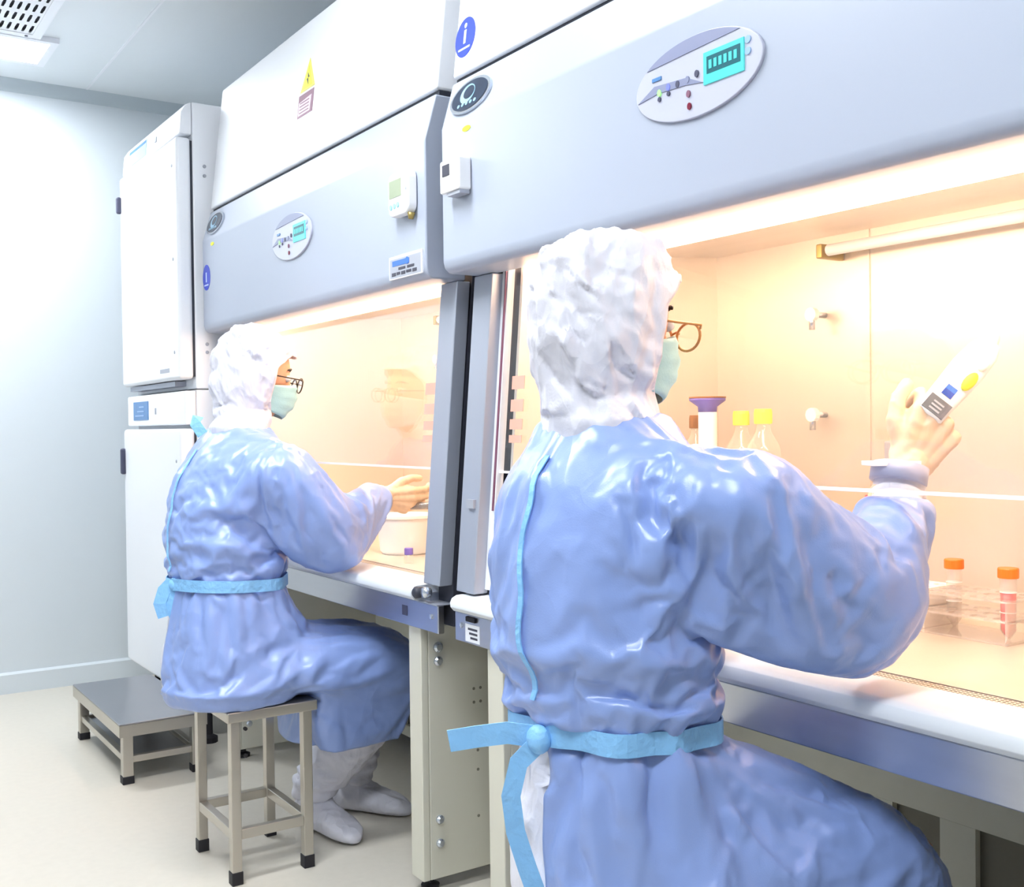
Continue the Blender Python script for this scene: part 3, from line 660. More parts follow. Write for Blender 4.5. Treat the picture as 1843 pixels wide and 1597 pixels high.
# centrifuge tubes in racks
def ctube(x, y, z, fill, label):
    t = thing('centrifuge_tube', label, 'tube', (x, y, z), 'centrifuge tubes with orange caps')
    MB().lathe((x, y, z), [(.003, 0), (.0135, .016), (.0145, .11), (.0135, .112)], 18).build('tube', 'clear_plastic', t, smooth=True)
    c_ = MB().lathe((x, y, z), [(.0175, .110), (.018, .112), (.018, .126), (.017, .128), (0, .128)], 20).build('cap', 'orange_cap', t)
    if fill:
        MB().lathe((x, y, z), [(.002, .002), (.0125, .017), (.0132, fill), (0, fill)], 16).build('liquid', 'red_liquid', t, smooth=True)
    for k in range(4): MB().lathe((x, y, z), [(.01455, .03+.018*k), (.01455, .0315+.018*k)], 18).build('graduation', 'label_white', t)
def rack(x0, x1, y0, y1, z, h, m, label, nx_, ny_, holes):
    t = thing('tube_rack', label, 'rack', ((x0+x1)/2, (y0+y1)/2, z), 'tube racks')
    for zz, nm in ((z+h-.004, 'top_tray'), (z+h*.5, 'middle_tray'), (z, 'base_tray')):
        mb = MB(); dx, dy = (x1-x0)/nx_, (y1-y0)/ny_; o8 = [(-.5, -.5), (0, -.5), (.5, -.5), (.5, 0), (.5, .5), (0, .5), (-.5, .5), (-.5, 0)]
        if nm == 'base_tray': mb.box(x0, x1, y0, y1, zz, zz+.004)
        else:
            r = min(dx, dy)*.40
            for i in range(nx_):
                for j in range(ny_):
                    cx_, cy_ = x0+(i+.5)*dx, y0+(j+.5)*dy; n0 = len(mb.v)
                    for dz in (0, .004):
                        mb.v += [(cx_+a*dx, cy_+b*dy, zz+dz) for a, b in o8]+[(cx_+r*math.cos(math.atan2(b, a)), cy_+r*math.sin(math.atan2(b, a)), zz+dz) for a, b in o8]
                    mb.f += [(n0+16+k, n0+16+(k+1) % 8, n0+24+(k+1) % 8, n0+24+k) for k in range(8)]+[(n0+k, n0+8+k, n0+8+(k+1) % 8, n0+(k+1) % 8) for k in range(8)]+[(n0+8+k, n0+24+k, n0+24+(k+1) % 8, n0+8+(k+1) % 8) for k in range(8)]+[(n0+k, n0+(k+1) % 8, n0+16+(k+1) % 8, n0+16+k) for k in range(8)]
        mb.build(nm, m, t)
    for a, b in ((y0, y0+.004), (y1-.004, y1)): B('end_wall', m, t, x0, x1, a, b, z+.004, z+h-.004)
    for k in range(holes):
        yy = y0+(k+.5)*(y1-y0)/max(holes, 1)
        B('slot_mark', 'text_dark', t, x0-.001, x0+.001, yy-.008, yy+.008, z+h-.016, z+h-.008)
        B('slot_mark', 'brown_cap', t, x0-.001, x0+.001, yy-.007, yy+.007, z+.014, z+.022)
    return t
ZW = .7765
rack(1.80, 1.90, 1.285, 1.42, ZW, .075, 'white_plastic', 'white tube rack with small dark slot marks beside clear rack', 2, 4, 4)
rack(1.76, 1.88, 1.09, 1.27, ZW, .078, 'clear_plastic', 'clear plastic tube rack holding the orange capped tubes', 3, 4, 0)
ctube(1.84, 1.2475, ZW+.0045, 0, 'empty clear tube with orange cap in the clear rack')
ctube(1.80, 1.1125, ZW+.0045, .085, 'orange capped tube of red liquid in the clear rack')
# red drops of the second tube row
# things in the far cabinet
t = thing('culture_flask', 'large white round tub on the far cabinet work surface', 'tub', (1.62, 3.04, ZW))
MB().lathe((1.62, 3.04, ZW), [(.075, 0), (.082, .01), (.092, .10), (.094, .115), (.088, .115), (.078, .02), (0, .015)], 30).build('body', 'white_plastic', t, smooth=True)
MB().lathe((1.62, 3.04, ZW), [(.096, .112), (.099, .114), (.099, .122), (.090, .122)], 30).build('rim', 'white_plastic', t)
t = thing('reagent_vial', 'small purple capped vial on the far cabinet work surface', 'vial', (1.50, 2.80, ZW))
MB().lathe((1.50, 2.80, ZW), [(.014, 0), (.015, .003), (.015, .022), (.010, .026)], 16).build('vial', 'clear_glass', t, smooth=True)
MB().lathe((1.50, 2.80, ZW), [(.013, .025), (.013, .042), (.012, .044), (0, .044)], 16).build('cap', 'purple_plastic', t)

# ------------------------------------------------------------------ people
def capsule(mb, a, b, ra, rb, n=14):
    a, b = Vector(a), Vector(b); d = (b-a); L_ = d.length; d.normalize()
    pts = []; rs = []
    for k in (-1.0, -.85, -.5): pts.append(a+d*(ra*k)); rs.append(max(.0005, ra*math.sqrt(max(0, 1-k*k))))
    for k in range(5): pts.append(a.lerp(b, k/4)); rs.append(ra+(rb-ra)*k/4)
    for k in (.5, .85, 1.0): pts.append(b+d*(rb*k)); rs.append(max(.0005, rb*math.sqrt(max(0, 1-k*k))))
    mb.tube(pts, rs, n)
def limb(mb, pts, rs, n=18): 
    for i in range(len(pts)-1): capsule(mb, pts[i], pts[i+1], rs[i], rs[i+1], n)
def ellipsoid(mb, c, ax, ay, az, n=20, m=12):
    c, ax, ay, az = Vector(c), Vector(ax), Vector(ay), Vector(az)
    mb.loft([[c+az*math.cos(PI-PI*(k+.02)/(m+.04))+(ax*math.cos(2*PI*i/n)+ay*math.sin(2*PI*i/n))*math.sin(PI*(k+.02)/(m+.04)) for i in range(n)] for k in range(m+1)])
def hand_mesh(wrist, fwd, thumbdir, back, curl, thumb_curl, spread=.0, size=1.0, voxel=.0026, rscale=1.0):
    """fwd wrist->knuckles, thumbdir toward the thumb side, back = outward normal of the hand's back"""
    f = Vector(fwd).normalized(); t = Vector(thumbdir); t = (t-f*t.dot(f)).normalized(); b = Vector(back); b = (b-f*b.dot(f)-t*b.dot(t)).normalized()
    W = Vector(wrist); S = size; mb = MB(); rs = rscale
    capsule(mb, W-f*.05*S, W+f*.012*S, .029*S*rs, .027*S*rs)
    ends = []
    for k, (o, L_, r) in enumerate(((.030, .090, .0115), (.010, .094, .0118), (-.011, .088, .0112), (-.030, .078, .0102))):
        base = W+f*.015*S+t*o*.55*S; kn = W+f*L_*S+t*o*1.05*S+b*(.004 if k in (1, 2) else 0)*S
        capsule(mb, base, kn, .0165*S*rs, .0125*S*rs)
        capsule(mb, base-b*.008*S, kn-b*.008*S-f*.012*S, .0165*S*rs, .0125*S*rs)
        p = kn; ang = 0; lens = [(.044, .026, .021), (.049, .030, .022), (.045, .028, .022), (.035, .021, .019)][k]
        rr = r
        for q, l_ in enumerate(lens):
            ang += curl[k][q]
            d = f*math.cos(ang)-b*math.sin(ang)+t*(spread*(1.5-k)*.1)
            d.normalize(); nx = p+d*l_*S
            capsule(mb, p, nx, rr*.92*S*rs, rr*.84*S*rs, 10); p = nx; rr *= .93
        ends.append(p)
    # thumb from the side of the palm
    p = W+f*.028*S+t*.020*S-b*.006*S
    d = (f*.72+t*.72-b*.25).normalized()
    q1 = p+d*.042*S; capsule(mb, p, q1, .0175*S*rs, .0135*S*rs, 10)
    d2 = (f*.95+t*(.45-thumb_curl)-b*.25).normalized(); q2 = q1+d2*.034*S; capsule(mb, q1, q2, .0128*S*rs, .0115*S*rs, 10)
    d3 = (f*.98+t*(.15-thumb_curl*1.6)-b*.2).normalized(); q3 = q2+d3*.027*S; capsule(mb, q2, q3, .0115*S*rs, .0095*S*rs, 10)
    me = remesh(mb, voxel, 4)
    P = mco(me); Nn = mno(me)
    setco(me, P+Nn*(ridge(P*np.array([40, 40, 40])+5, 1)*.0014)[:, None])
    return me
def ribbon(pts, nrm, width, wdir, thick=.0022):
    """strip along pts with outward normals nrm; wdir = list of width directions"""
    mb = MB(); n = len(pts); v = []
    for p, q, wd in zip(pts, nrm, wdir):
        p, q, wd = Vector(p), Vector(q), Vector(wd)
        v += [p-wd*width/2, p+wd*width/2, p+wd*width/2+q*thick, p-wd*width/2+q*thick]
    f = []
    for k in range(n-1):
        for i in range(4): f.append((k*4+i, k*4+(i+1) % 4, (k+1)*4+(i+1) % 4, (k+1)*4+i))
    f += [(3, 2, 1, 0), ((n-1)*4, (n-1)*4+1, (n-1)*4+2, (n-1)*4+3)]
    return mb.add(v, f)

def creases(A, N, seed, n, zlo, field, lmin=.06, lmax=.24, hmax=.015, wmin=.007, wmax=.018):
    """sharp-crested folds along short random lines on the surface; field(p) gives a preferred direction"""
    rng = np.random.RandomState(seed); out = np.zeros(len(A)); idx = np.nonzero(A[:, 2] > zlo)[0]
    for k in range(n):
        i = idx[rng.randint(len(idx))]; p = A[i]; nn = N[i]
        d = field(p)*rng.uniform(.6, 1.6)*rng.choice([-1, 1])+rng.normal(size=3)*.55; d -= nn*(d@nn); d /= np.linalg.norm(d)+1e-9
        L_ = rng.uniform(lmin, lmax)
        bend = np.cross(nn, d)*rng.uniform(-.25, .25)*L_
        w_ = rng.uniform(wmin, wmax); h = rng.uniform(.35, 1)*hmax*rng.choice([1, 1, -1])
        near = np.nonzero(np.abs(A-p).max(1) < L_)[0]; Q = A[near]
        for a, b, t0, t1 in ((p-d*L_/2, p+bend, 0, .5), (p+bend, p+d*L_/2, .5, 1)):
            d_, tt = segdist(Q, a, b); tg = t0+(t1-t0)*tt
            # one flank steep, the other soft
            sdn = np.sign((Q-a)@np.cross(nn, d)); ww = np.where(sdn > 0, w_, w_*2.2)
            e = h*np.exp(-d_/ww)*np.sin(PI*np.clip(tg, .02, .98))**.7
            cur = out[near]; out[near] = np.where(np.abs(e) > np.abs(cur), e*.8+cur*.2, cur)
    return out
def drape(me, col_me, pin, frames, grow, quality=5):
    """let the cut gown settle as cloth over the clothed body, so that it wrinkles by itself"""
    o = bpy.data.objects.new('tmp_cloth', me); C.objects.link(o)
    vg = o.vertex_groups.new(name='pin')
    for wv in np.unique(np.round(pin, 2)):
        if wv > 0: vg.add([int(i) for i in np.nonzero(np.round(pin, 2) == wv)[0]], float(wv), 'REPLACE')
    co = bpy.data.objects.new('tmp_col', col_me); C.objects.link(co)
    cm = co.modifiers.new('c', 'COLLISION'); co.collision.thickness_outer = .003; co.collision.thickness_inner = .05; co.collision.cloth_friction = 12
    m = o.modifiers.new('cloth', 'CLOTH'); st = m.settings; st.quality = quality; st.mass = .12
    st.tension_stiffness = 18; st.compression_stiffness = 18; st.shear_stiffness = 8; st.bending_stiffness = .12
    st.tension_damping = 6; st.compression_damping = 6; st.shear_damping = 6; st.bending_damping = .5; st.air_damping = 2
    st.vertex_group_mass = 'pin'; st.pin_stiffness = 1.0; st.shrink_min = -grow
    m.collision_settings.use_collision = True; m.collision_settings.distance_min = .003; m.collision_settings.collision_quality = 2; m.collision_settings.use_self_collision = False
    m.point_cache.frame_start = 1; m.point_cache.frame_end = frames
    sc.frame_start = 1; sc.frame_end = frames
    for f_ in range(1, frames+1): sc.frame_set(f_)
    dg = bpy.context.evaluated_depsgraph_get(); out = bpy.data.meshes.new_from_object(o.evaluated_get(dg))
    bpy.data.objects.remove(o); bpy.data.objects.remove(co); sc.frame_set(1); sc.frame_end = 1
    return out
def cut_mesh(me, cut):
    bm = bmesh.new(); bm.from_mesh(me); bm.verts.ensure_lookup_table()
    bmesh.ops.delete(bm, geom=[bm.verts[i] for i in np.nonzero(cut)[0]], context='VERTS')
    for it in range(14):
        nw = {}
        for v in bm.verts:
            be = [e for e in v.link_edges if e.is_boundary]
            if len(be) == 2: nw[v] = (v.co*2+be[0].other_vert(v).co+be[1].other_vert(v).co)/4
        for v, c in nw.items(): v.co = c
    bnd = [v.index for v in bm.verts if v.is_boundary]
    bm.to_mesh(me); bm.free(); b = np.zeros(len(me.vertices), bool)
    bm = bmesh.new(); bm.from_mesh(me); bm.verts.ensure_lookup_table()
    for v in bm.verts: b[v.index] = v.is_boundary
    bm.free(); return b
def build_person(P):
    base = Vector(P['base']); t = thing('person', P['label'], 'person', base)
    H = Vector(P['head']); fa = P['face_yaw']; fd = Vector((math.cos(fa), math.sin(fa), P.get('face_pitch', 0))).normalized(); sd = Vector((-math.sin(fa), math.cos(fa), 0)); ud = fd.cross(sd).normalized()
    # ---------------- body (one continuous figure under the clothes)
    mb = MB(); J = P
    ellipsoid(mb, H+ud*.022, fd*.096, sd*.076, ud*.102)                       # skull
    ellipsoid(mb, H-ud*.045+fd*.022, fd*.066, sd*.058, ud*.078)               # jaw
    capsule(mb, H+fd*.090+ud*.012, H+fd*.106-ud*.028, .009, .013, 10)         # nose
    capsule(mb, H+fd*.083-ud*.066-sd*.016, H+fd*.083-ud*.066+sd*.016, .0085, .0085, 10)   # lips
    for s_ in (-1, 1): ellipsoid(mb, H+sd*.077*s_-fd*.006-ud*.012, fd*.020, sd*.010, ud*.032, 12, 8)   # ears
    capsule(mb, H-ud*.09-fd*.02, Vector(J['neck']), .056, .062)
    sp = J['spine']
    mb.loft([ringz(z, x, y, rx*.80, ry*.80) for z, x, y, rx, ry in sp])
    for side in ('r', 'l'):
        limb(mb, [J[side+'sh'], J[side+'el'], J[side+'wr']], [.056, .044, .028])
        capsule(mb, J[side+'wr'], Vector(J[side+'wr']).lerp(Vector(J[side+'hd']), .55), .020, .013)
        limb(mb, [J[side+'hip'], J[side+'kn'], J[side+'an']], [.085, .062, .042])
        toe = Vector(J[side+'toe']); an = Vector(J[side+'an']); capsule(mb, (an.x, an.y, .045), toe.lerp(an, .22)*1.0-Vector((0, 0, .012)), .032, .018)
    me = remesh(mb, .008, 4); body = finish(me, 'body', 'skin', t)
    # eyes
    for s_ in (-1, 1):
        e = MB(); ellipsoid(e, H+fd*.082+sd*.032*s_+ud*.012, fd*.012, sd*.014, ud*.010, 12, 8); eo = e.build('eye', 'eye', t, smooth=True)
        e = MB(); ellipsoid(e, H+fd*.0905+sd*.032*s_+ud*.012, fd*.004, sd*.006, ud*.006, 12, 8); e.build('iris', 'iris', eo, smooth=True)
        e = MB().tube([H+fd*.088+sd*(.018)*s_+ud*.034, H+fd*.088+sd*.034*s_+ud*.040, H+fd*.076+sd*.052*s_+ud*.034], [.003, .0035, .002], 8); e.build('eyebrow', 'hair', t, smooth=True)
    # ---------------- white coverall: trunk and legs, with hood
    mb = MB()
    mb.loft([ringz(z, x, y, rx*.90, ry*.90) for z, x, y, rx, ry in sp])
    for side in ('r', 'l'):
        limb(mb, [J[side+'hip'], J[side+'kn']], [.112, .088]); an = Vector(J[side+'an']); kn = Vector(J[side+'kn'])
        limb(mb, [kn, kn.lerp(an, .55), an+Vector((0, 0, .035))], [.088, .078, .062])
        limb(mb, [J[side+'sh'], J[side+'el'], J[side+'wr']], [.078, .068, .038])
    me = remesh(mb, P.get('covvox', .009), 6); A = mco(me); Nn = mno(me)
    dsp = .008*(ridge(A*np.array([9, 9, 14])+11, 1)-.3)+.004*ridge(A*np.array([22, 22, 30])+3, 1)
    # bunching above the ankles
    for side in ('r', 'l'):
        an = np.array(J[side+'an']); dd = np.linalg.norm(A-an-np.array([0, 0, .06]), axis=1); dsp += .006*np.sin(A[:, 2]*190+gnoise(A*12)*4)*np.exp(-(dd/.10)**2)
    setco(me, A+Nn*dsp[:, None]); cov_me = me
    # hood
    mb = MB(); hz = P['hood']
    rings = []
    for (u_, o, rf, rs_) in hz: 
        c = H+ud*u_+fd*o; rings.append([c+fd*rf*math.cos(2*PI*k/28)+sd*rs_*math.sin(2*PI*k/28) for k in range(28)])
    mb.loft(rings)
    nk = Vector(J['neck'])
    mb.loft([ringz(nk.z+.055, nk.x*.6+H.x*.4, nk.y*.6+H.y*.4, .068, .066), ringz(nk.z+.015, nk.x-.005, nk.y, .080, .086), ringz(nk.z-.015, nk.x-.006, nk.y, .076, .084), ringz(nk.z-.055, nk.x-.01, nk.y, .066, .075)])
    for c, r in P['hood_lumps']: cc = H+fd*c[0]+sd*c[1]+ud*c[2]; ellipsoid(mb, cc, fd*r[0], sd*r[1], ud*r[2])
    me = remesh(mb, P.get('hoodvox', .0042), 5); A = mco(me); Nn = mno(me)
    L_ = A-np.array(H); lf = L_@np.array(fd); ls = L_@np.array(sd); lu = L_@np.array(ud)
    # folds that run from the crown down and forward to the chin
    q = np.stack([lf*10+lu*7, ls*12, lu*5-lf*4], 1)
    dsp = .0055*(ridge(q*1.6+3, .6)-.35)-.004*np.abs(gnoise(q*3.1+9))*2+.0022*ridge(q*np.array([6, 6, 4])+1, 1)+.005*gnoise(np.stack([lf, ls, lu], 1)*14)
    # crumpled crown
    dsp += np.clip((lu-.03)/.08, 0, 1)*.006*(ridge(A*24+2, .8)-.3)
    fdn, udn, sdn_ = np.array(fd), np.array(ud), np.array(sd)
    dsp = dsp*.6+creases(A, Nn, int(P['seed'])+7, 70, H.z-.16, lambda p: -udn*1.2+fdn*.75, .06, .20, .012, .0035, .008)+creases(A, Nn, int(P['seed'])+8, 60, H.z+.03, lambda p: sdn_+fdn*.5, .03, .09, .007, .004, .008)
    dsp *= np.clip((A[:, 2]-(nk.z-.03))/.06, .15, 1)
    setco(me, A+Nn*dsp[:, None])
    A2 = mco(me); L_ = A2-np.array(H); lf = L_@np.array(fd); ls = L_@np.array(sd); lu = L_@np.array(ud)
    face = (lf > .040+.9*np.clip(lu-.03, 0, 1)+.35*np.clip(-.06-lu, 0, 1)) & (lu < .075) & (lu > -.125)
    hood = finish(me, 'hood', 'coverall', t, cut=face, solid=.003)
    # ---------------- gown
    mb = MB()
    mb.loft([ringz(z, x, y, rx, ry) for z, x, y, rx, ry in sp])
    for rg in P['lap']: mb.loft([ringx(*r) for r in rg])
    for rg in P['hang']: mb.loft([ringz(z, x, y, rx, ry, e=3.0) for z, x, y, rx, ry in rg])
    for side in ('r', 'l'): limb(mb, P[side+'sleeve'][0], P[side+'sleeve'][1], 22)
    me = remesh(mb, P['vox'], 7); A = mco(me); Nn = mno(me)
    wz, wx, wy = P['waist']
    th = np.arctan2(A[:, 1]-wy, A[:, 0]-wx)
    up_ = A[:, 2] > wz
    wd = np.where(up_, np.exp(-((A[:, 2]-wz)/.10)**2), np.exp(-((A[:, 2]-wz)/.17)**2))*(np.hypot(A[:, 0]-wx, A[:, 1]-wy) < .30)
    pleat = (np.abs(np.sin(th*4.5+gnoise(A*4)*2.2))**.7-.5)*.020+(np.abs(np.sin(th*11+gnoise(A*6)*3))-.5)*.007
    big = .013*(ridge(A*np.array([5, 5, 4.2])+P['seed'], .5)-.4)+.005*(ridge(A*np.array([10, 10, 8])+P['seed']+7, .8)-.3)-.006*(ridge(A*np.array([8, 8, 7])+P['seed']+19, .8)-.3)
    fine = .002*(ridge(A*np.array([21, 21, 17])+P['seed']+4, 1)-.25)+.0012*ridge(A*42+2, 1)
    rs, re = np.array(P['rsh']), np.array(P['rel']); axr = (re-rs)/np.linalg.norm(re-rs)
    def field(p):
        v = (p-rs)@axr; onarm = np.linalg.norm(p-(rs+axr*v)) < .14 and v > .03
        return np.cross(axr, np.array([.3, .7, .6])) if onarm else np.array([.35, -.1, .9])
    cr = creases(A, Nn, int(P['seed'])+40, P['ncrease'], P['hem'], field)+creases(A, Nn, int(P['seed'])+90, P['ncrease']*2, P['hem'], field, .03, .10, .007, .005, .009)
    dsp = wd*pleat+(big+fine)*(1-.6*wd)+cr*(1-.3*wd)
    dsp -= .010*np.exp(-((A[:, 2]-wz)/.022)**2)*(np.hypot(A[:, 0]-wx, A[:, 1]-wy) < .25)
    for (pl_, wid, hgt) in P['folds']:
        e = np.zeros(len(A)); n_ = len(pl_)-1
        for k in range(n_):
            d_, tt = segdist(A, pl_[k], pl_[k+1]); tg = (k+tt)/n_
            prof = np.exp(-d_/wid) if hgt > 0 else np.exp(-(d_/(wid*1.3))**2)
            e = np.maximum(e, prof*np.clip(np.minimum(tg, 1-tg)*5+.2, 0, 1))
        dsp += hgt*1.15*e
    setco(me, A+Nn*(dsp*P['pre'])[:, None])
    tree = bvh_of(me)
    Q = mco(cov_me)
    for i in range(len(Q)):
        if Q[i][2] < P['hem']+.012: continue
        loc, nr_, _, d_ = tree.find_nearest(Vector(Q[i]), .12)
        if loc is not None:
            sg = (Vector(Q[i])-loc).dot(nr_)
            if sg > -.012: Q[i] = loc-nr_*.012
    setco(cov_me, Q)
    A2 = mco(me)
    th2 = np.arctan2(A2[:, 1]-wy, A2[:, 0]-wx)
    b0, b1 = P['open']; az = np.degrees(th2) % 360
    cut = (A2[:, 2] < wz-.012) & (az > b0) & (az < b1+(wz-A2[:, 2])*10) & (A2[:, 0] < wx+.02)
    for cc, rr in P['cuts']: cut |= np.linalg.norm(A2-np.array(cc), axis=1) < rr
    cut |= (A2[:, 2] < P['hem'])
    bnd = cut_mesh(me, cut); A3 = mco(me)
    pin = np.zeros(len(A3)); rad = np.hypot(A3[:, 0]-wx, A3[:, 1]-wy)
    pin[(np.abs(A3[:, 2]-wz) < .012) & (rad < .24)] = 1
    for cc, rr in P['cuts']: pin[np.linalg.norm(A3-np.array(cc), axis=1) < rr+.012] = 1
    pin[(A3[:, 2] < P['seat']+.03) & (A3[:, 0] < P['seat_x'])] = 1
    me2 = drape(me, cov_me, pin, P['frames'], P['grow'])
    me = me2; tree = bvh_of(me)
    ob = np.array(base); Qb = mco(body.data)+ob; Q = mco(cov_me)
    for arr, dd in ((Q, .005), (Qb, .012)):
        for i in np.nonzero((arr[:, 2] > P['hem']+.012) & (arr[:, 2] < 1.15) & ((arr[:, 0] < P['rwr'][0]-.03) | (arr[:, 2] < .72)))[0]:
            loc, nr_, _, d_ = tree.find_nearest(Vector(arr[i]), .08)
            if loc is not None and (Vector(arr[i])-loc).dot(nr_) > -dd: arr[i] = loc-nr_*dd
    setco(body.data, Qb-ob); setco(cov_me, Q); finish(cov_me, 'coverall', 'coverall', t)
    tmp = bpy.data.objects.new('tmp', me); C.objects.link(tmp); ss = tmp.modifiers.new('sub', 'SUBSURF'); ss.levels = ss.render_levels = 1
    dg = bpy.context.evaluated_depsgraph_get(); dg.update(); me3 = bpy.data.meshes.new_from_object(tmp.evaluated_get(dg)); bpy.data.objects.remove(tmp); me = me3
    A = mco(me); Nn = mno(me)
    cr = creases(A, Nn, int(P['seed'])+140, 130, P['hem'], field, .05, .20, .0055, .004, .009)+creases(A, Nn, int(P['seed'])+190, 160, P['hem'], field, .02, .07, .003, .003, .006)
    setco(me, A+Nn*cr[:, None])
    gown = finish(me, 'gown', 'gown', t, solid=.002)
    # belt around the waist, knot and tails, back strip
    pts, nr, wv = [], [], []
    for k in range(73):
        a = math.radians(P['open'][0]+10-k*4.9); d = Vector((math.cos(a), math.sin(a), 0)); zz = wz+.004*math.sin(a*2)
        hit = tree.ray_cast(Vector((wx, wy, zz)), d)
        if hit[0] is None or hit[3] > .22: continue
        pts.append(hit[0]+d*.004); nr.append(d); wv.append(Vector((0, 0, 1)))
    for it in range(3): pts = [pts[0]]+[(pts[i-1]+pts[i]*2+pts[i+1])/4 for i in range(1, len(pts)-1)]+[pts[-1]]
    belt = ribbon([p+n_*.008 for p, n_ in zip(pts, nr)], nr, .031, wv).build('waist_tie', 'gown_tie', t)
    for tail in P['tails']:
        tp = [Vector(p) for p in tail['pts']]; n_ = [Vector(tail['n'])]*len(tp)
        wv = []
        for i in range(len(tp)): d = (tp[min(i+1, len(tp)-1)]-tp[max(i-1, 0)]).normalized(); wv.append(d.cross(n_[0]).normalized())
        ribbon(tp, n_, tail['w'], wv, .0025).build('tie_tail', 'gown_tie', belt)
    for kc, kr in P['knots']:
        k_ = MB(); ellipsoid(k_, kc, (kr[0], 0, 0), (0, kr[1], 0), (0, 0, kr[2]), 14, 8); k_.build('knot', 'gown_tie', belt, smooth=True)
    # strip of tie fabric down the back opening
    pts, nr, wv = [], [], []
    for k in range(26):
        z = P['strip'][0]+(P['strip'][1]-P['strip'][0])*k/25; a = math.radians(P['strip'][2]+1.5*math.sin(k*.7)); d = Vector((math.cos(a), math.sin(a), 0))
        ctr = Vector((np.interp(z, [r[0] for r in sp], [r[1] for r in sp]), np.interp(z, [r[0] for r in sp], [r[2] for r in sp]), z))
        hit = tree.ray_cast(ctr+d*.5, -d)
        if hit[0] is None: continue
        pts.append(hit[0]+d*.004); nr.append(d); wv.append(d.cross(Vector((0, 0, 1))).normalized())
    if len(pts) > 3:
        pts = [pts[0]]+[(pts[i-1]+pts[i]*2+pts[i+1])/4 for i in range(1, len(pts)-1)]+[pts[-1]]
        ribbon(pts, nr, .009, wv).build('back_binding', 'gown_tie', t)
    # ---------------- mask
    mb = MB(); nu, nv = 19, 13; v = []
    for j in range(nv):
        s_ = j/(nv-1); u_ = .002-.105*s_
        for i in range(nu):
            a = math.radians(-82+164*i/(nu-1)); pinch = abs(a)/math.radians(82)
            uu = u_*(1-.35*pinch)-.02*pinch
            bulge = .020*math.sin(PI*s_)*math.cos(a)+.012*math.exp(-(a/.35)**2)*(1-s_)+.0022*math.sin(s_*PI*7)
            rr = .100+bulge-.012*s_
            v.append(H+fd*(rr*math.cos(a)+.006)+sd*(.074*math.sin(a)*(1-.12*s_))+ud*uu)
    f = [(j*nu+i, j*nu+i+1, (j+1)*nu+i+1, (j+1)*nu+i) for j in range(nv-1) for i in range(nu-1)]
    mk = mb.add(v, f).build('mask', 'mask', t, smooth=True); so = mk.modifiers.new('s', 'SOLIDIFY'); so.thickness = .0015
    # ---------------- glasses
    gm = P['glasses']; g = MB()
    for s_ in (-1, 1):
        c = H+fd*.122+sd*.034*s_+ud*.002
        g.tube([c+sd*.028*math.cos(2*PI*k/24)*(1.0)+ud*(.021*math.sin(2*PI*k/24)-.003) for k in range(25)], .0021, 8, cap=False)
        g.tube([c+sd*.028*s_+ud*.008, c+sd*.044*s_-fd*.012+ud*.010, H+sd*.082*s_+fd*.03+ud*.010, H+sd*.083*s_-fd*.03+ud*.004], .0021, 8)
    g.tube([H+fd*.124+sd*.008+ud*.006, H+fd*.126+ud*.009, H+fd*.124-sd*.008+ud*.006], .002, 8)
    gl = g.build('glasses', gm, t, smooth=True)
    for s_ in (-1, 1):
        c = H+fd*.122+sd*.034*s_+ud*.002; ln = MB(); n = 20
        ring = [c+sd*.027*math.cos(2*PI*k/n)+ud*(.020*math.sin(2*PI*k/n)-.003) for k in range(n)]
        ln.add([p-fd*.0008 for p in ring]+[p+fd*.0008 for p in ring], [tuple(range(n-1, -1, -1)), tuple(range(n, 2*n))]+[(k, (k+1) % n, (k+1) % n+n, k+n) for k in range(n)]).build('lens', 'lens', gl)
    # ---------------- gloves
    for hnd in P['hands']:
        me = hand_mesh(*hnd['args'], **hnd.get('kw', {})); finish(me, 'glove', 'glove', t)
    for a, b, ra, rb in P['cuffs']:
        mb = MB(); a, b = Vector(a), Vector(b)
        pts = [a.lerp(b, k/14) for k in range(15)]; mb.tube(pts, [ra+(rb-ra)*k/14+.0028*math.sin(k*2.3) for k in range(15)], 24); mb.build('coverall_cuff', 'coverall', t, smooth=True)
    # ---------------- shoe covers
    for side in ('r', 'l'):
        an = Vector(J[side+'an']); toe = Vector(J[side+'toe']); d = Vector((toe.x-an.x, toe.y-an.y, 0)).normalized(); sdn = Vector((-d.y, d.x, 0)); L_ = (Vector((toe.x, toe.y, 0))-Vector((an.x, an.y, 0))).length
        mb = MB(); rings = []
        heel = Vector((an.x, an.y, 0))-d*.065
        tot = L_+.065+.03
        for s_, hw, h in ((0, .018, .050), (.04, .036, .082), (.15, .043, .105), (.28, .044, .110), (.42, .044, .092), (.58, .047, .072), (.75, .049, .058), (.90, .040, .046), (.98, .022, .032), (1.0, .008, .02)):
            c = heel+d*tot*s_; rings.append([c+sdn*hw*math.copysign(abs(math.cos(2*PI*k/20))**.8, math.cos(2*PI*k/20))+Vector((0, 0, .004+h*.5+h*.5*math.copysign(abs(math.sin(2*PI*k/20))**.8, math.sin(2*PI*k/20)))) for k in range(20)])
        mb.loft(rings)
        limb(mb, [(an.x, an.y, .06), (an.x, an.y, .14)], [.050, .056])
        me = remesh(mb, .007, 5); A = mco(me); Nn = mno(me)
        dsp = .005*(ridge(A*np.array([16, 16, 22])+3, .8)-.3)*np.clip((A[:, 2]-.02)/.03, 0, 1)-.008*np.exp(-((A[:, 2]-.118)/.012)**2)
        A = A+Nn*dsp[:, None]; A[:, 2] = np.maximum(A[:, 2], .001); setco(me, A); finish(me, 'shoe_cover', 'coverall', t)
    return t, tree

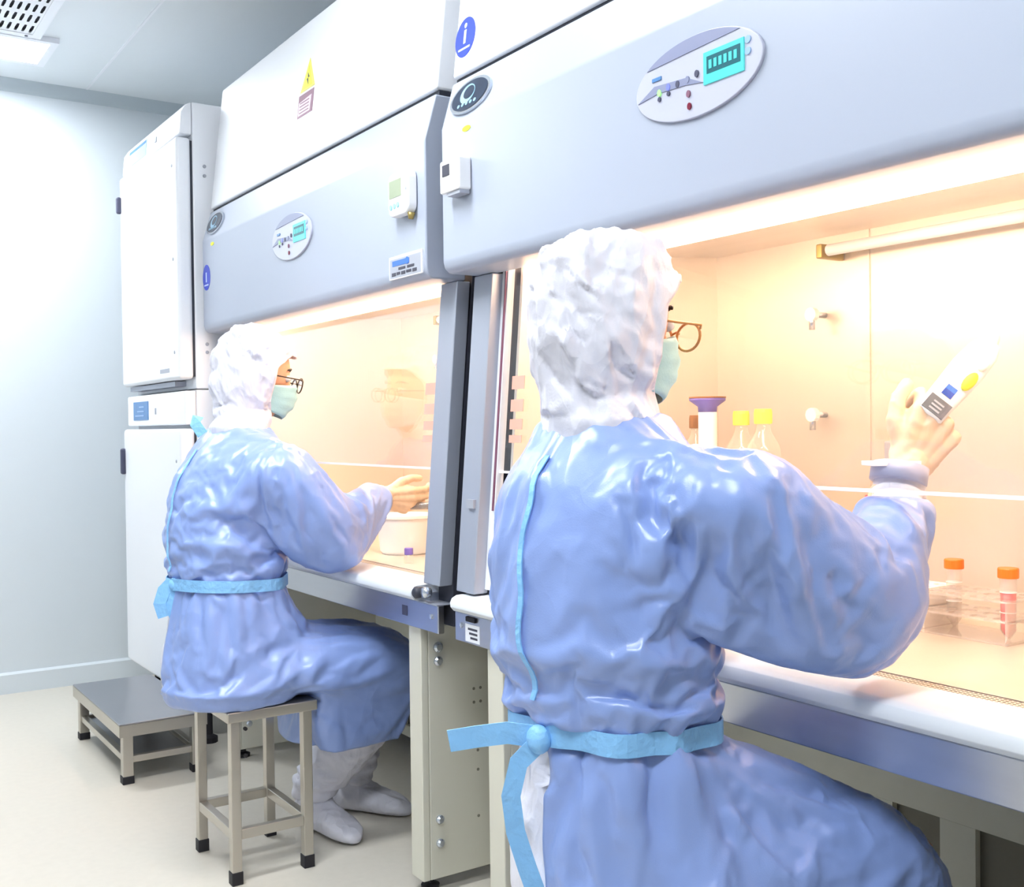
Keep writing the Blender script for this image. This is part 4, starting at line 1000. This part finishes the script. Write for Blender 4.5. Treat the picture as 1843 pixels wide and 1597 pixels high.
# main folds of each gown: points on the cloth, half width, height
FOLDS2 = [
    ([(0.879, 1.06, 1.089), (0.895, 1.021, 1.06), (0.925, 0.989, 1.003)], 0.018, -0.022),
    ([(0.91, 1.009, 1.062), (0.918, 0.998, 1.037), (0.932, 0.981, 1.011), (0.959, 0.979, 0.972)], 0.016, -0.028),
    ([(0.904, 1.053, 1.107), (0.923, 1.003, 1.068)], 0.02, 0.015),
    ([(0.88, 1.067, 0.969), (0.893, 1.058, 0.938), (0.924, 1.044, 0.918)], 0.016, -0.018),
    ([(0.882, 1.066, 0.983), (0.911, 1.051, 0.947), (0.93, 1.042, 0.922)], 0.012, 0.015),
    ([(0.909, 1.049, 0.921), (0.935, 1.044, 0.901)], 0.014, -0.02),
    ([(0.886, 1.088, 1.115), (0.866, 1.063, 1.017)], 0.006, -0.006),
    ([(0.825, 1.168, 1.03), (0.829, 1.122, 0.965)], 0.01, 0.012),
    ([(0.83, 1.119, 0.961), (0.852, 1.089, 0.912), (0.875, 1.075, 0.895)], 0.012, -0.01),
    ([(0.874, 1.074, 0.897), (0.928, 1.046, 0.893)], 0.01, 0.01),
    ([(0.812, 1.205, 0.901), (0.82, 1.175, 0.885)], 0.008, 0.01),
    ([(0.818, 1.171, 0.907), (0.834, 1.115, 0.92)], 0.01, -0.008),
    ([(0.816, 1.2, 0.873), (0.834, 1.136, 0.877)], 0.01, 0.01),
    ([(0.837, 1.121, 0.869), (0.851, 1.098, 0.865)], 0.008, 0.01),
    ([(0.927, 0.985, 1.0), (0.948, 1.023, 0.943), (0.952, 1.043, 0.901)], 0.016, -0.015),
    ([(0.952, 0.972, 0.997), (0.996, 0.986, 0.937)], 0.01, 0.01),
    ([(0.965, 0.957, 1.019), (0.979, 0.954, 0.999)], 0.01, 0.01),
    ([(0.844, 1.22, 1.097), (0.823, 1.159, 1.016)], 0.01, -0.008),
    ([(0.813, 1.189, 0.999), (0.806, 1.202, 0.969)], 0.008, 0.01),
    ([(0.965, 0.98, 1.095), (0.947, 0.977, 1.06), (0.965, 0.957, 1.029)], 0.012, -0.012),
    ([(1.203, 0.927, 1.026), (1.22, 0.916, 1.013), (1.301, 0.947, 1.01)], 0.012, -0.02),
    ([(1.119, 0.907, 1.009), (1.137, 0.902, 0.983)], 0.01, -0.015),
    ([(1.115, 0.908, 1.013), (1.08, 0.908, 0.979)], 0.012, -0.015),
    ([(1.145, 0.922, 1.034), (1.143, 0.903, 0.982), (1.155, 0.895, 0.97), (1.161, 0.902, 0.902)], 0.01, 0.014),
    ([(1.09, 0.92, 0.929), (1.153, 0.896, 0.97)], 0.01, 0.01),
    ([(1.325, 0.999, 1.037), (1.309, 0.95, 1.015)], 0.008, 0.01),
    ([(1.159, 0.895, 0.972), (1.165, 0.898, 0.906)], 0.012, -0.012),
    ([(0.937, 1.069, 0.769), (0.939, 1.064, 0.729), (0.902, 1.054, 0.653), (0.887, 1.044, 0.61)], 0.014, -0.028),
    ([(0.893, 1.067, 0.691), (0.849, 1.074, 0.627)], 0.014, 0.014),
    ([(0.976, 1.044, 0.72), (1.029, 1.036, 0.656), (1.044, 1.009, 0.642)], 0.009, 0.016),
    ([(1.113, 1.091, 0.69), (1.078, 1.035, 0.675)], 0.009, 0.016),
    ([(1.073, 1.03, 0.67), (1.037, 1.028, 0.659)], 0.009, 0.012),
    ([(0.866, 1.152, 0.764), (0.854, 1.152, 0.717), (0.827, 1.171, 0.689)], 0.014, -0.014),
    ([(0.859, 1.151, 0.721), (0.838, 1.155, 0.685), (0.824, 1.168, 0.672)], 0.01, 0.014),
    ([(0.974, 1.055, 0.766), (1.01, 1.081, 0.742), (1.056, 1.068, 0.725)], 0.014, -0.014),
    ([(0.935, 1.047, 0.698), (0.969, 1.019, 0.626), (0.974, 0.997, 0.587)], 0.014, -0.01),
    ([(0.933, 1.06, 0.795), (0.947, 1.049, 0.849), (0.954, 1.046, 0.872)], 0.014, -0.02),
    ([(0.968, 1.046, 0.797), (0.992, 1.05, 0.838)], 0.012, -0.018),
    ([(0.943, 1.051, 0.813), (0.966, 1.045, 0.857)], 0.01, 0.012),
    ([(0.854, 1.117, 0.804), (0.851, 1.102, 0.846)], 0.01, -0.012),
    ([(0.882, 1.076, 0.817), (0.892, 1.071, 0.837)], 0.01, -0.01),
]
FOLDS1 = [
    ([(0.901, 2.791, 1.058), (0.921, 2.734, 0.98)], 0.012, -0.016),
    ([(0.897, 2.759, 0.969), (0.939, 2.723, 0.94), (0.988, 2.716, 0.906)], 0.016, -0.026),
    ([(0.958, 2.722, 0.997), (1.013, 2.724, 0.903)], 0.014, 0.016),
    ([(0.957, 2.719, 1.029), (1.06, 2.648, 0.956)], 0.016, -0.012),
    ([(0.938, 2.722, 0.923), (1.01, 2.72, 0.876)], 0.014, -0.02),
    ([(0.844, 2.81, 0.738), (0.878, 2.763, 0.794)], 0.012, -0.012),
    ([(0.878, 2.763, 0.794), (0.92, 2.715, 0.707)], 0.012, 0.014),
    ([(1.05, 2.703, 0.665), (1.196, 2.839, 0.623)], 0.014, 0.016),
    ([(0.885, 2.691, 0.534), (1.062, 2.689, 0.612)], 0.016, -0.02),
    ([(0.866, 2.765, 0.747), (0.86, 2.734, 0.658)], 0.01, -0.012),
    ([(0.82, 2.796, 0.606), (0.914, 2.67, 0.54)], 0.012, 0.012),
    ([(1.102, 2.678, 0.591), (1.082, 2.664, 0.512)], 0.014, -0.016),
    ([(1.008, 2.674, 1.065), (1.073, 2.632, 0.967)], 0.012, 0.012),
    ([(1.16, 2.603, 0.972), (1.191, 2.604, 0.905)], 0.01, 0.012),
]
HOOD = [(.136, -.012, .026, .024), (.132, -.010, .052, .046), (.116, -.008, .082, .070), (.088, -.005, .104, .088), (.05, -.003, .117, .097), (.01, -.003, .120, .098), (-.03, -.006, .114, .093), (-.065, -.010, .100, .083), (-.095, -.016, .084, .073), (-.13, -.026, .072, .068)]
# ---- worker at the nearer cabinet
sx_, sy_ = .0, .0
P2 = dict(base=(.96, 1.23, 0), label='person in blue gown raising a pipette controller inside the nearer cabinet, blue tie tails hanging', vox=.0108, seed=2.0, ncrease=70, pre=.8, frames=16, grow=.055, seat=.44, seat_x=1.10,
    head=(1.0, 1.244, 1.312), face_yaw=math.radians(-5), face_pitch=-.08, neck=(.985, 1.24, 1.165),
    spine=[(.445, .985, 1.215, .14, .165), (.50, .985, 1.215, .152, .178), (.58, .985, 1.215, .152, .175), (.68, .985, 1.22, .138, .165), (.745, .985, 1.22, .126, .152), (.80, .98, 1.225, .136, .165), (.90, .975, 1.23, .146, .178), (1.0, .975, 1.235, .145, .184), (1.07, .98, 1.235, .136, .182), (1.12, .988, 1.24, .118, .160), (1.16, .995, 1.24, .095, .115), (1.185, 1.0, 1.24, .078, .085)],
    rsh=(1.03, 1.05, 1.08), rel=(1.262, .99, .918), rwr=(1.412, 1.058, 1.07), rhd=(1.445, 1.04, 1.13),
    lsh=(1.02, 1.37, 1.06), lel=(1.14, 1.40, .90), lwr=(1.36, 1.40, .89), lhd=(1.43, 1.39, .89),
    rhip=(.99, 1.13, .53), rkn=(1.42, 1.06, .50), ran=(1.33, 1.08, .09), rtoe=(1.50, 1.06, .032),
    lhip=(.99, 1.33, .53), lkn=(1.42, 1.36, .50), lan=(1.36, 1.36, .09), ltoe=(1.53, 1.37, .032),
    hood=HOOD, hood_lumps=[((.025, -.02, .105), (.042, .04, .034)), ((-.078, .01, .050), (.042, .055, .036)), ((-.085, 0, -.018), (.040, .055, .040))],
    lap=[[(.95, 1.22, .53, .21, .13), (1.05, 1.21, .555, .225, .155), (1.15, 1.20, .54, .235, .15), (1.25, 1.19, .51, .235, .135), (1.36, 1.18, .48, .225, .125), (1.45, 1.18, .455, .20, .105), (1.49, 1.18, .44, .15, .07)]],
    hang=[[(.52, 1.24, 1.19, .20, .22), (.42, 1.25, 1.185, .215, .24), (.33, 1.26, 1.18, .215, .245), (.24, 1.26, 1.18, .205, .24)]],
    rsleeve=([(.97, 1.12, 1.035), (1.05, 1.035, 1.035), (1.155, 1.0, .98), (1.262, .99, .925), (1.335, 1.018, .972), (1.393, 1.045, 1.022)], [.112, .104, .096, .086, .074, .056]),
    lsleeve=([(.99, 1.33, 1.03), (1.03, 1.365, 1.01), (1.08, 1.385, .95), (1.14, 1.40, .90), (1.25, 1.405, .89), (1.34, 1.405, .89)], [.10, .092, .088, .085, .075, .052]),
    waist=(.750, .98, 1.225), folds=FOLDS2, open=(95, 190), hem=.25,
    cuts=[((1.402, 1.05, 1.045), .050), ((1.355, 1.403, .89), .047), ((1.0, 1.24, 1.20), .066)],
    tails=[dict(pts=[(.842, 1.205, .748), (.81, 1.235, .752), (.78, 1.265, .745), (.75, 1.29, .738)], n=(-.6, -.8, 0), w=.030),
           dict(pts=[(.838, 1.20, .742), (.815, 1.215, .715), (.805, 1.22, .67), (.812, 1.22, .62), (.825, 1.212, .57), (.835, 1.205, .535)], n=(-.6, -.8, 0), w=.026)],
    knots=[((.838, 1.20, .746), (.016, .020, .020))], strip=(.80, 1.13, 188), glasses='frame_amber',
    hands=[dict(args=((1.428, 1.050, 1.096), (.44, -.30, .82), (-.70, .42, .5), (-.80, -.58, .1), [(.95, 1.25, .8), (1.15, 1.3, .8), (1.2, 1.3, .8), (1.25, 1.3, .8)], .12), kw=dict(size=1.04)),
           dict(args=((1.40, 1.395, .89), (.95, -.2, 0), (0, -1, .3), (0, .3, 1), [(.4, .5, .4)]*4, .1))],
    cuffs=[((1.385, 1.040, 1.015), (1.422, 1.056, 1.082), .044, .036), ((1.33, 1.407, .89), (1.39, 1.398, .89), .042, .036)])
person2, tree2 = build_person(P2)
# ---- worker at the far cabinet
P1 = dict(base=(1.03, 2.88, 0), label='person in blue gown on steel stool working at the far cabinet, white shoe covers showing', vox=.0115, seed=12.0, ncrease=70, pre=.8, frames=16, grow=.055, seat=.452, seat_x=1.16,
    head=(1.105, 2.968, 1.32), face_yaw=math.radians(-8), face_pitch=-.20, neck=(1.05, 2.945, 1.165),
    spine=[(.452, .99, 2.88, .18, .205), (.50, .985, 2.88, .19, .215), (.58, .985, 2.88, .18, .21), (.68, .985, 2.885, .160, .185), (.76, .985, 2.89, .145, .168), (.82, .985, 2.895, .150, .178), (.90, .99, 2.905, .156, .190), (1.0, 1.005, 2.92, .152, .198), (1.07, 1.025, 2.93, .138, .192), (1.12, 1.04, 2.94, .118, .160), (1.16, 1.05, 2.945, .095, .115), (1.185, 1.058, 2.95, .078, .085)],
    rsh=(1.07, 2.73, 1.08), rel=(1.20, 2.70, .90), rwr=(1.42, 2.84, .965), rhd=(1.48, 2.86, .955),
    lsh=(1.05, 3.12, 1.07), lel=(1.18, 3.24, .90), lwr=(1.42, 3.26, .92), lhd=(1.48, 3.26, .92),
    rhip=(1.03, 2.78, .53), rkn=(1.46, 2.77, .50), ran=(1.26, 2.96, .09), rtoe=(1.30, 2.79, .032),
    lhip=(1.03, 2.98, .53), lkn=(1.46, 3.02, .50), lan=(1.42, 3.03, .09), ltoe=(1.52, 2.90, .032),
    hood=HOOD, hood_lumps=[((-.03, .0, .10), (.06, .06, .045)), ((-.085, 0, .03), (.045, .06, .05)), ((-.08, 0, -.03), (.045, .06, .06))],
    lap=[[(.99, 2.88, .53, .21, .075), (1.10, 2.88, .535, .225, .082), (1.24, 2.88, .52, .23, .10), (1.38, 2.88, .50, .225, .115), (1.47, 2.88, .475, .20, .105), (1.51, 2.88, .455, .15, .07)]],
    hang=[[(.52, 1.31, 2.88, .15, .21), (.44, 1.325, 2.88, .155, .225), (.36, 1.325, 2.88, .15, .225), (.28, 1.32, 2.88, .145, .215)]],
    rsleeve=([(1.02, 2.82, 1.035), (1.085, 2.735, 1.03), (1.15, 2.705, .955), (1.215, 2.70, .905), (1.31, 2.765, .93), (1.395, 2.825, .958)], [.115, .108, .10, .092, .078, .060]),
    lsleeve=([(1.02, 3.06, 1.03), (1.05, 3.12, 1.02), (1.12, 3.19, .95), (1.18, 3.24, .90), (1.30, 3.25, .91), (1.38, 3.26, .92)], [.11, .10, .092, .088, .075, .056]),
    waist=(.765, .985, 2.89), folds=FOLDS1, open=(100, 184), hem=.315,
    cuts=[((1.41, 2.835, .963), .048), ((1.395, 3.26, .92), .048), ((1.06, 2.95, 1.20), .066)],
    tails=[dict(pts=[(.835, 2.875, .772), (.815, 2.885, .75), (.805, 2.89, .715), (.815, 2.885, .68)], n=(-.6, -.8, 0), w=.034),
           dict(pts=[(.84, 2.87, .765), (.83, 2.875, .73), (.835, 2.87, .69), (.85, 2.865, .65)], n=(-.6, -.8, 0), w=.03),
           dict(pts=[(.93, 2.90, 1.16), (.915, 2.915, 1.19), (.925, 2.92, 1.21)], n=(-.6, -.8, 0), w=.03)],
    knots=[((.838, 2.872, .765), (.014, .018, .018))], strip=(.80, 1.12, 185), glasses='frame_dark',
    hands=[dict(args=((1.435, 2.848, .968), (.86, -.20, -.10), (0, -.35, .95), (-.35, -.85, .4), [(.35, .5, .4), (.4, .6, .4), (.5, .6, .4), (.6, .6, .4)], .1)),
           dict(args=((1.445, 3.26, .92), (.95, -.05, -.1), (0, -1, .3), (0, .3, 1), [(.4, .5, .4)]*4, .1))],
    cuffs=[((1.38, 2.815, .955), (1.44, 2.85, .968), .045, .036), ((1.37, 3.26, .92), (1.43, 3.26, .92), .044, .036)])
person1, tree1 = build_person(P1)

# ------------------------------------------------------------------ things in and on the hands
def pipettor():
    a = Vector((1.452, 1.030, 1.178)); d = Vector((.10, -.045, .115)).normalized()      # handle end -> nose
    view = Vector((-.8, -.55, -.1)); s_ = d.cross(view).normalized(); b = s_.cross(d).normalized()
    if b.dot(view) < 0: b = -b
    t = thing('pipette_controller', 'white pipette controller with grey end label and yellow button held in gloved hand', 'pipette controller', a)
    def sect(c, hw, hh, n=16): return [c+s_*hw*math.copysign(abs(math.cos(2*PI*k/n))**.5, math.cos(2*PI*k/n))+b*hh*math.copysign(abs(math.sin(2*PI*k/n))**.5, math.sin(2*PI*k/n)) for k in range(n)]
    mb = MB(); mb.loft([sect(a+d*u, hw, hh) for u, hw, hh in ((0, .019, .014), (.003, .0225, .017), (.05, .0245, .0185), (.10, .027, .0215), (.135, .024, .019), (.155, .016, .013))])
    mb.build('handle', 'white_plastic', t, smooth=True)
    MB().lathe(a+d*.145-b*.0, [(.012, 0), (.013, .02), (.010, .05), (.006, .06)], 16, axis=(d-b*.9)).build('nose_cone', 'white_plastic', t, smooth=True)
    def pad(u0, u1, w, m, nm, par, o):
        hh = lambda u: .0172+.0015*(u/.05)
        c0, c1 = a+d*u0+b*(hh(u0)), a+d*u1+b*(hh(u1))
        v = [c0-s_*w, c0+s_*w, c1+s_*w, c1-s_*w]; return MB().add([p-b*.002 for p in v]+[p+b*o for p in v], [(3, 2, 1, 0), (4, 5, 6, 7)]+[(i, (i+1) % 4, (i+1) % 4+4, i+4) for i in range(4)]).build(nm, m, par)
    pad(.004, .030, .0185, 'end_grey', 'end_label', t, .0008)
    for k in range(3): pad(.008+.006*k, .011+.006*k, .009, 'label_grey', 'label_text', t, .0012)
    pad(.038, .048, .0085, 'logo_blue', 'logo', t, .0008); pad(.048, .056, .0085, 'label_blue', 'logo', t, .0008)
    bt = MB(); c = a+d*.078+b*.020+s_*.013; ellipsoid(bt, c, d*.018, s_*.009, b*.006, 14, 8); bt.build('button', 'yellow_sticker', t, smooth=True)
    bt = MB(); c = a+d*.112+b*.0215+s_*.013; ellipsoid(bt, c, d*.012, s_*.007, b*.005, 14, 8); bt.build('button', 'white_plastic', t, smooth=True)
pipettor()
# wrist band: grey strap with a flat pale plate
t = thing('wrist_band', 'grey wrist band with flat pale plate on the raised wrist', 'wrist band', (1.41, 1.05, 1.07))
c = Vector((1.408, 1.05, 1.078)); ax = Vector((.30, .05, .95)).normalized()
MB().lathe(c, [(.038, 0), (.0425, .001), (.0425, .026), (.038, .027)], 28, axis=ax).build('strap', 'watch_grey', t, smooth=True)
MB().obox(c+ax*.0315+Vector((-.018, .004, 0)), Vector((.832, -.555, 0))*.037, Vector((.555, .832, 0))*.026, Vector((0, 0, .0035))).build('plate', 'lens_white', t, bevel=.001)
# tube with blue cap in the far worker's hand
t = thing('blue_cap_tube', 'tube with blue cap held over the white tub by gloved hand', 'tube', (1.50, 2.82, .935))
p0, p1 = Vector((1.515, 2.86, .938)), Vector((1.60, 2.78, .942)); d = (p1-p0).normalized()
MB().tube([p0, p0+d*.004, p1-d*.01, p1], [.010, .012, .012, .006], 14).build('barrel', 'clear_plastic', t, smooth=True)
MB().tube([p0-d*.022, p0-d*.020, p0+d*.004], [.012, .0145, .0145], 14).build('cap', 'blue_cap', t)
MB().tube([p0+d*.01, p1-d*.014], .0105, 12).build('contents', 'frame_dark', t, smooth=True)
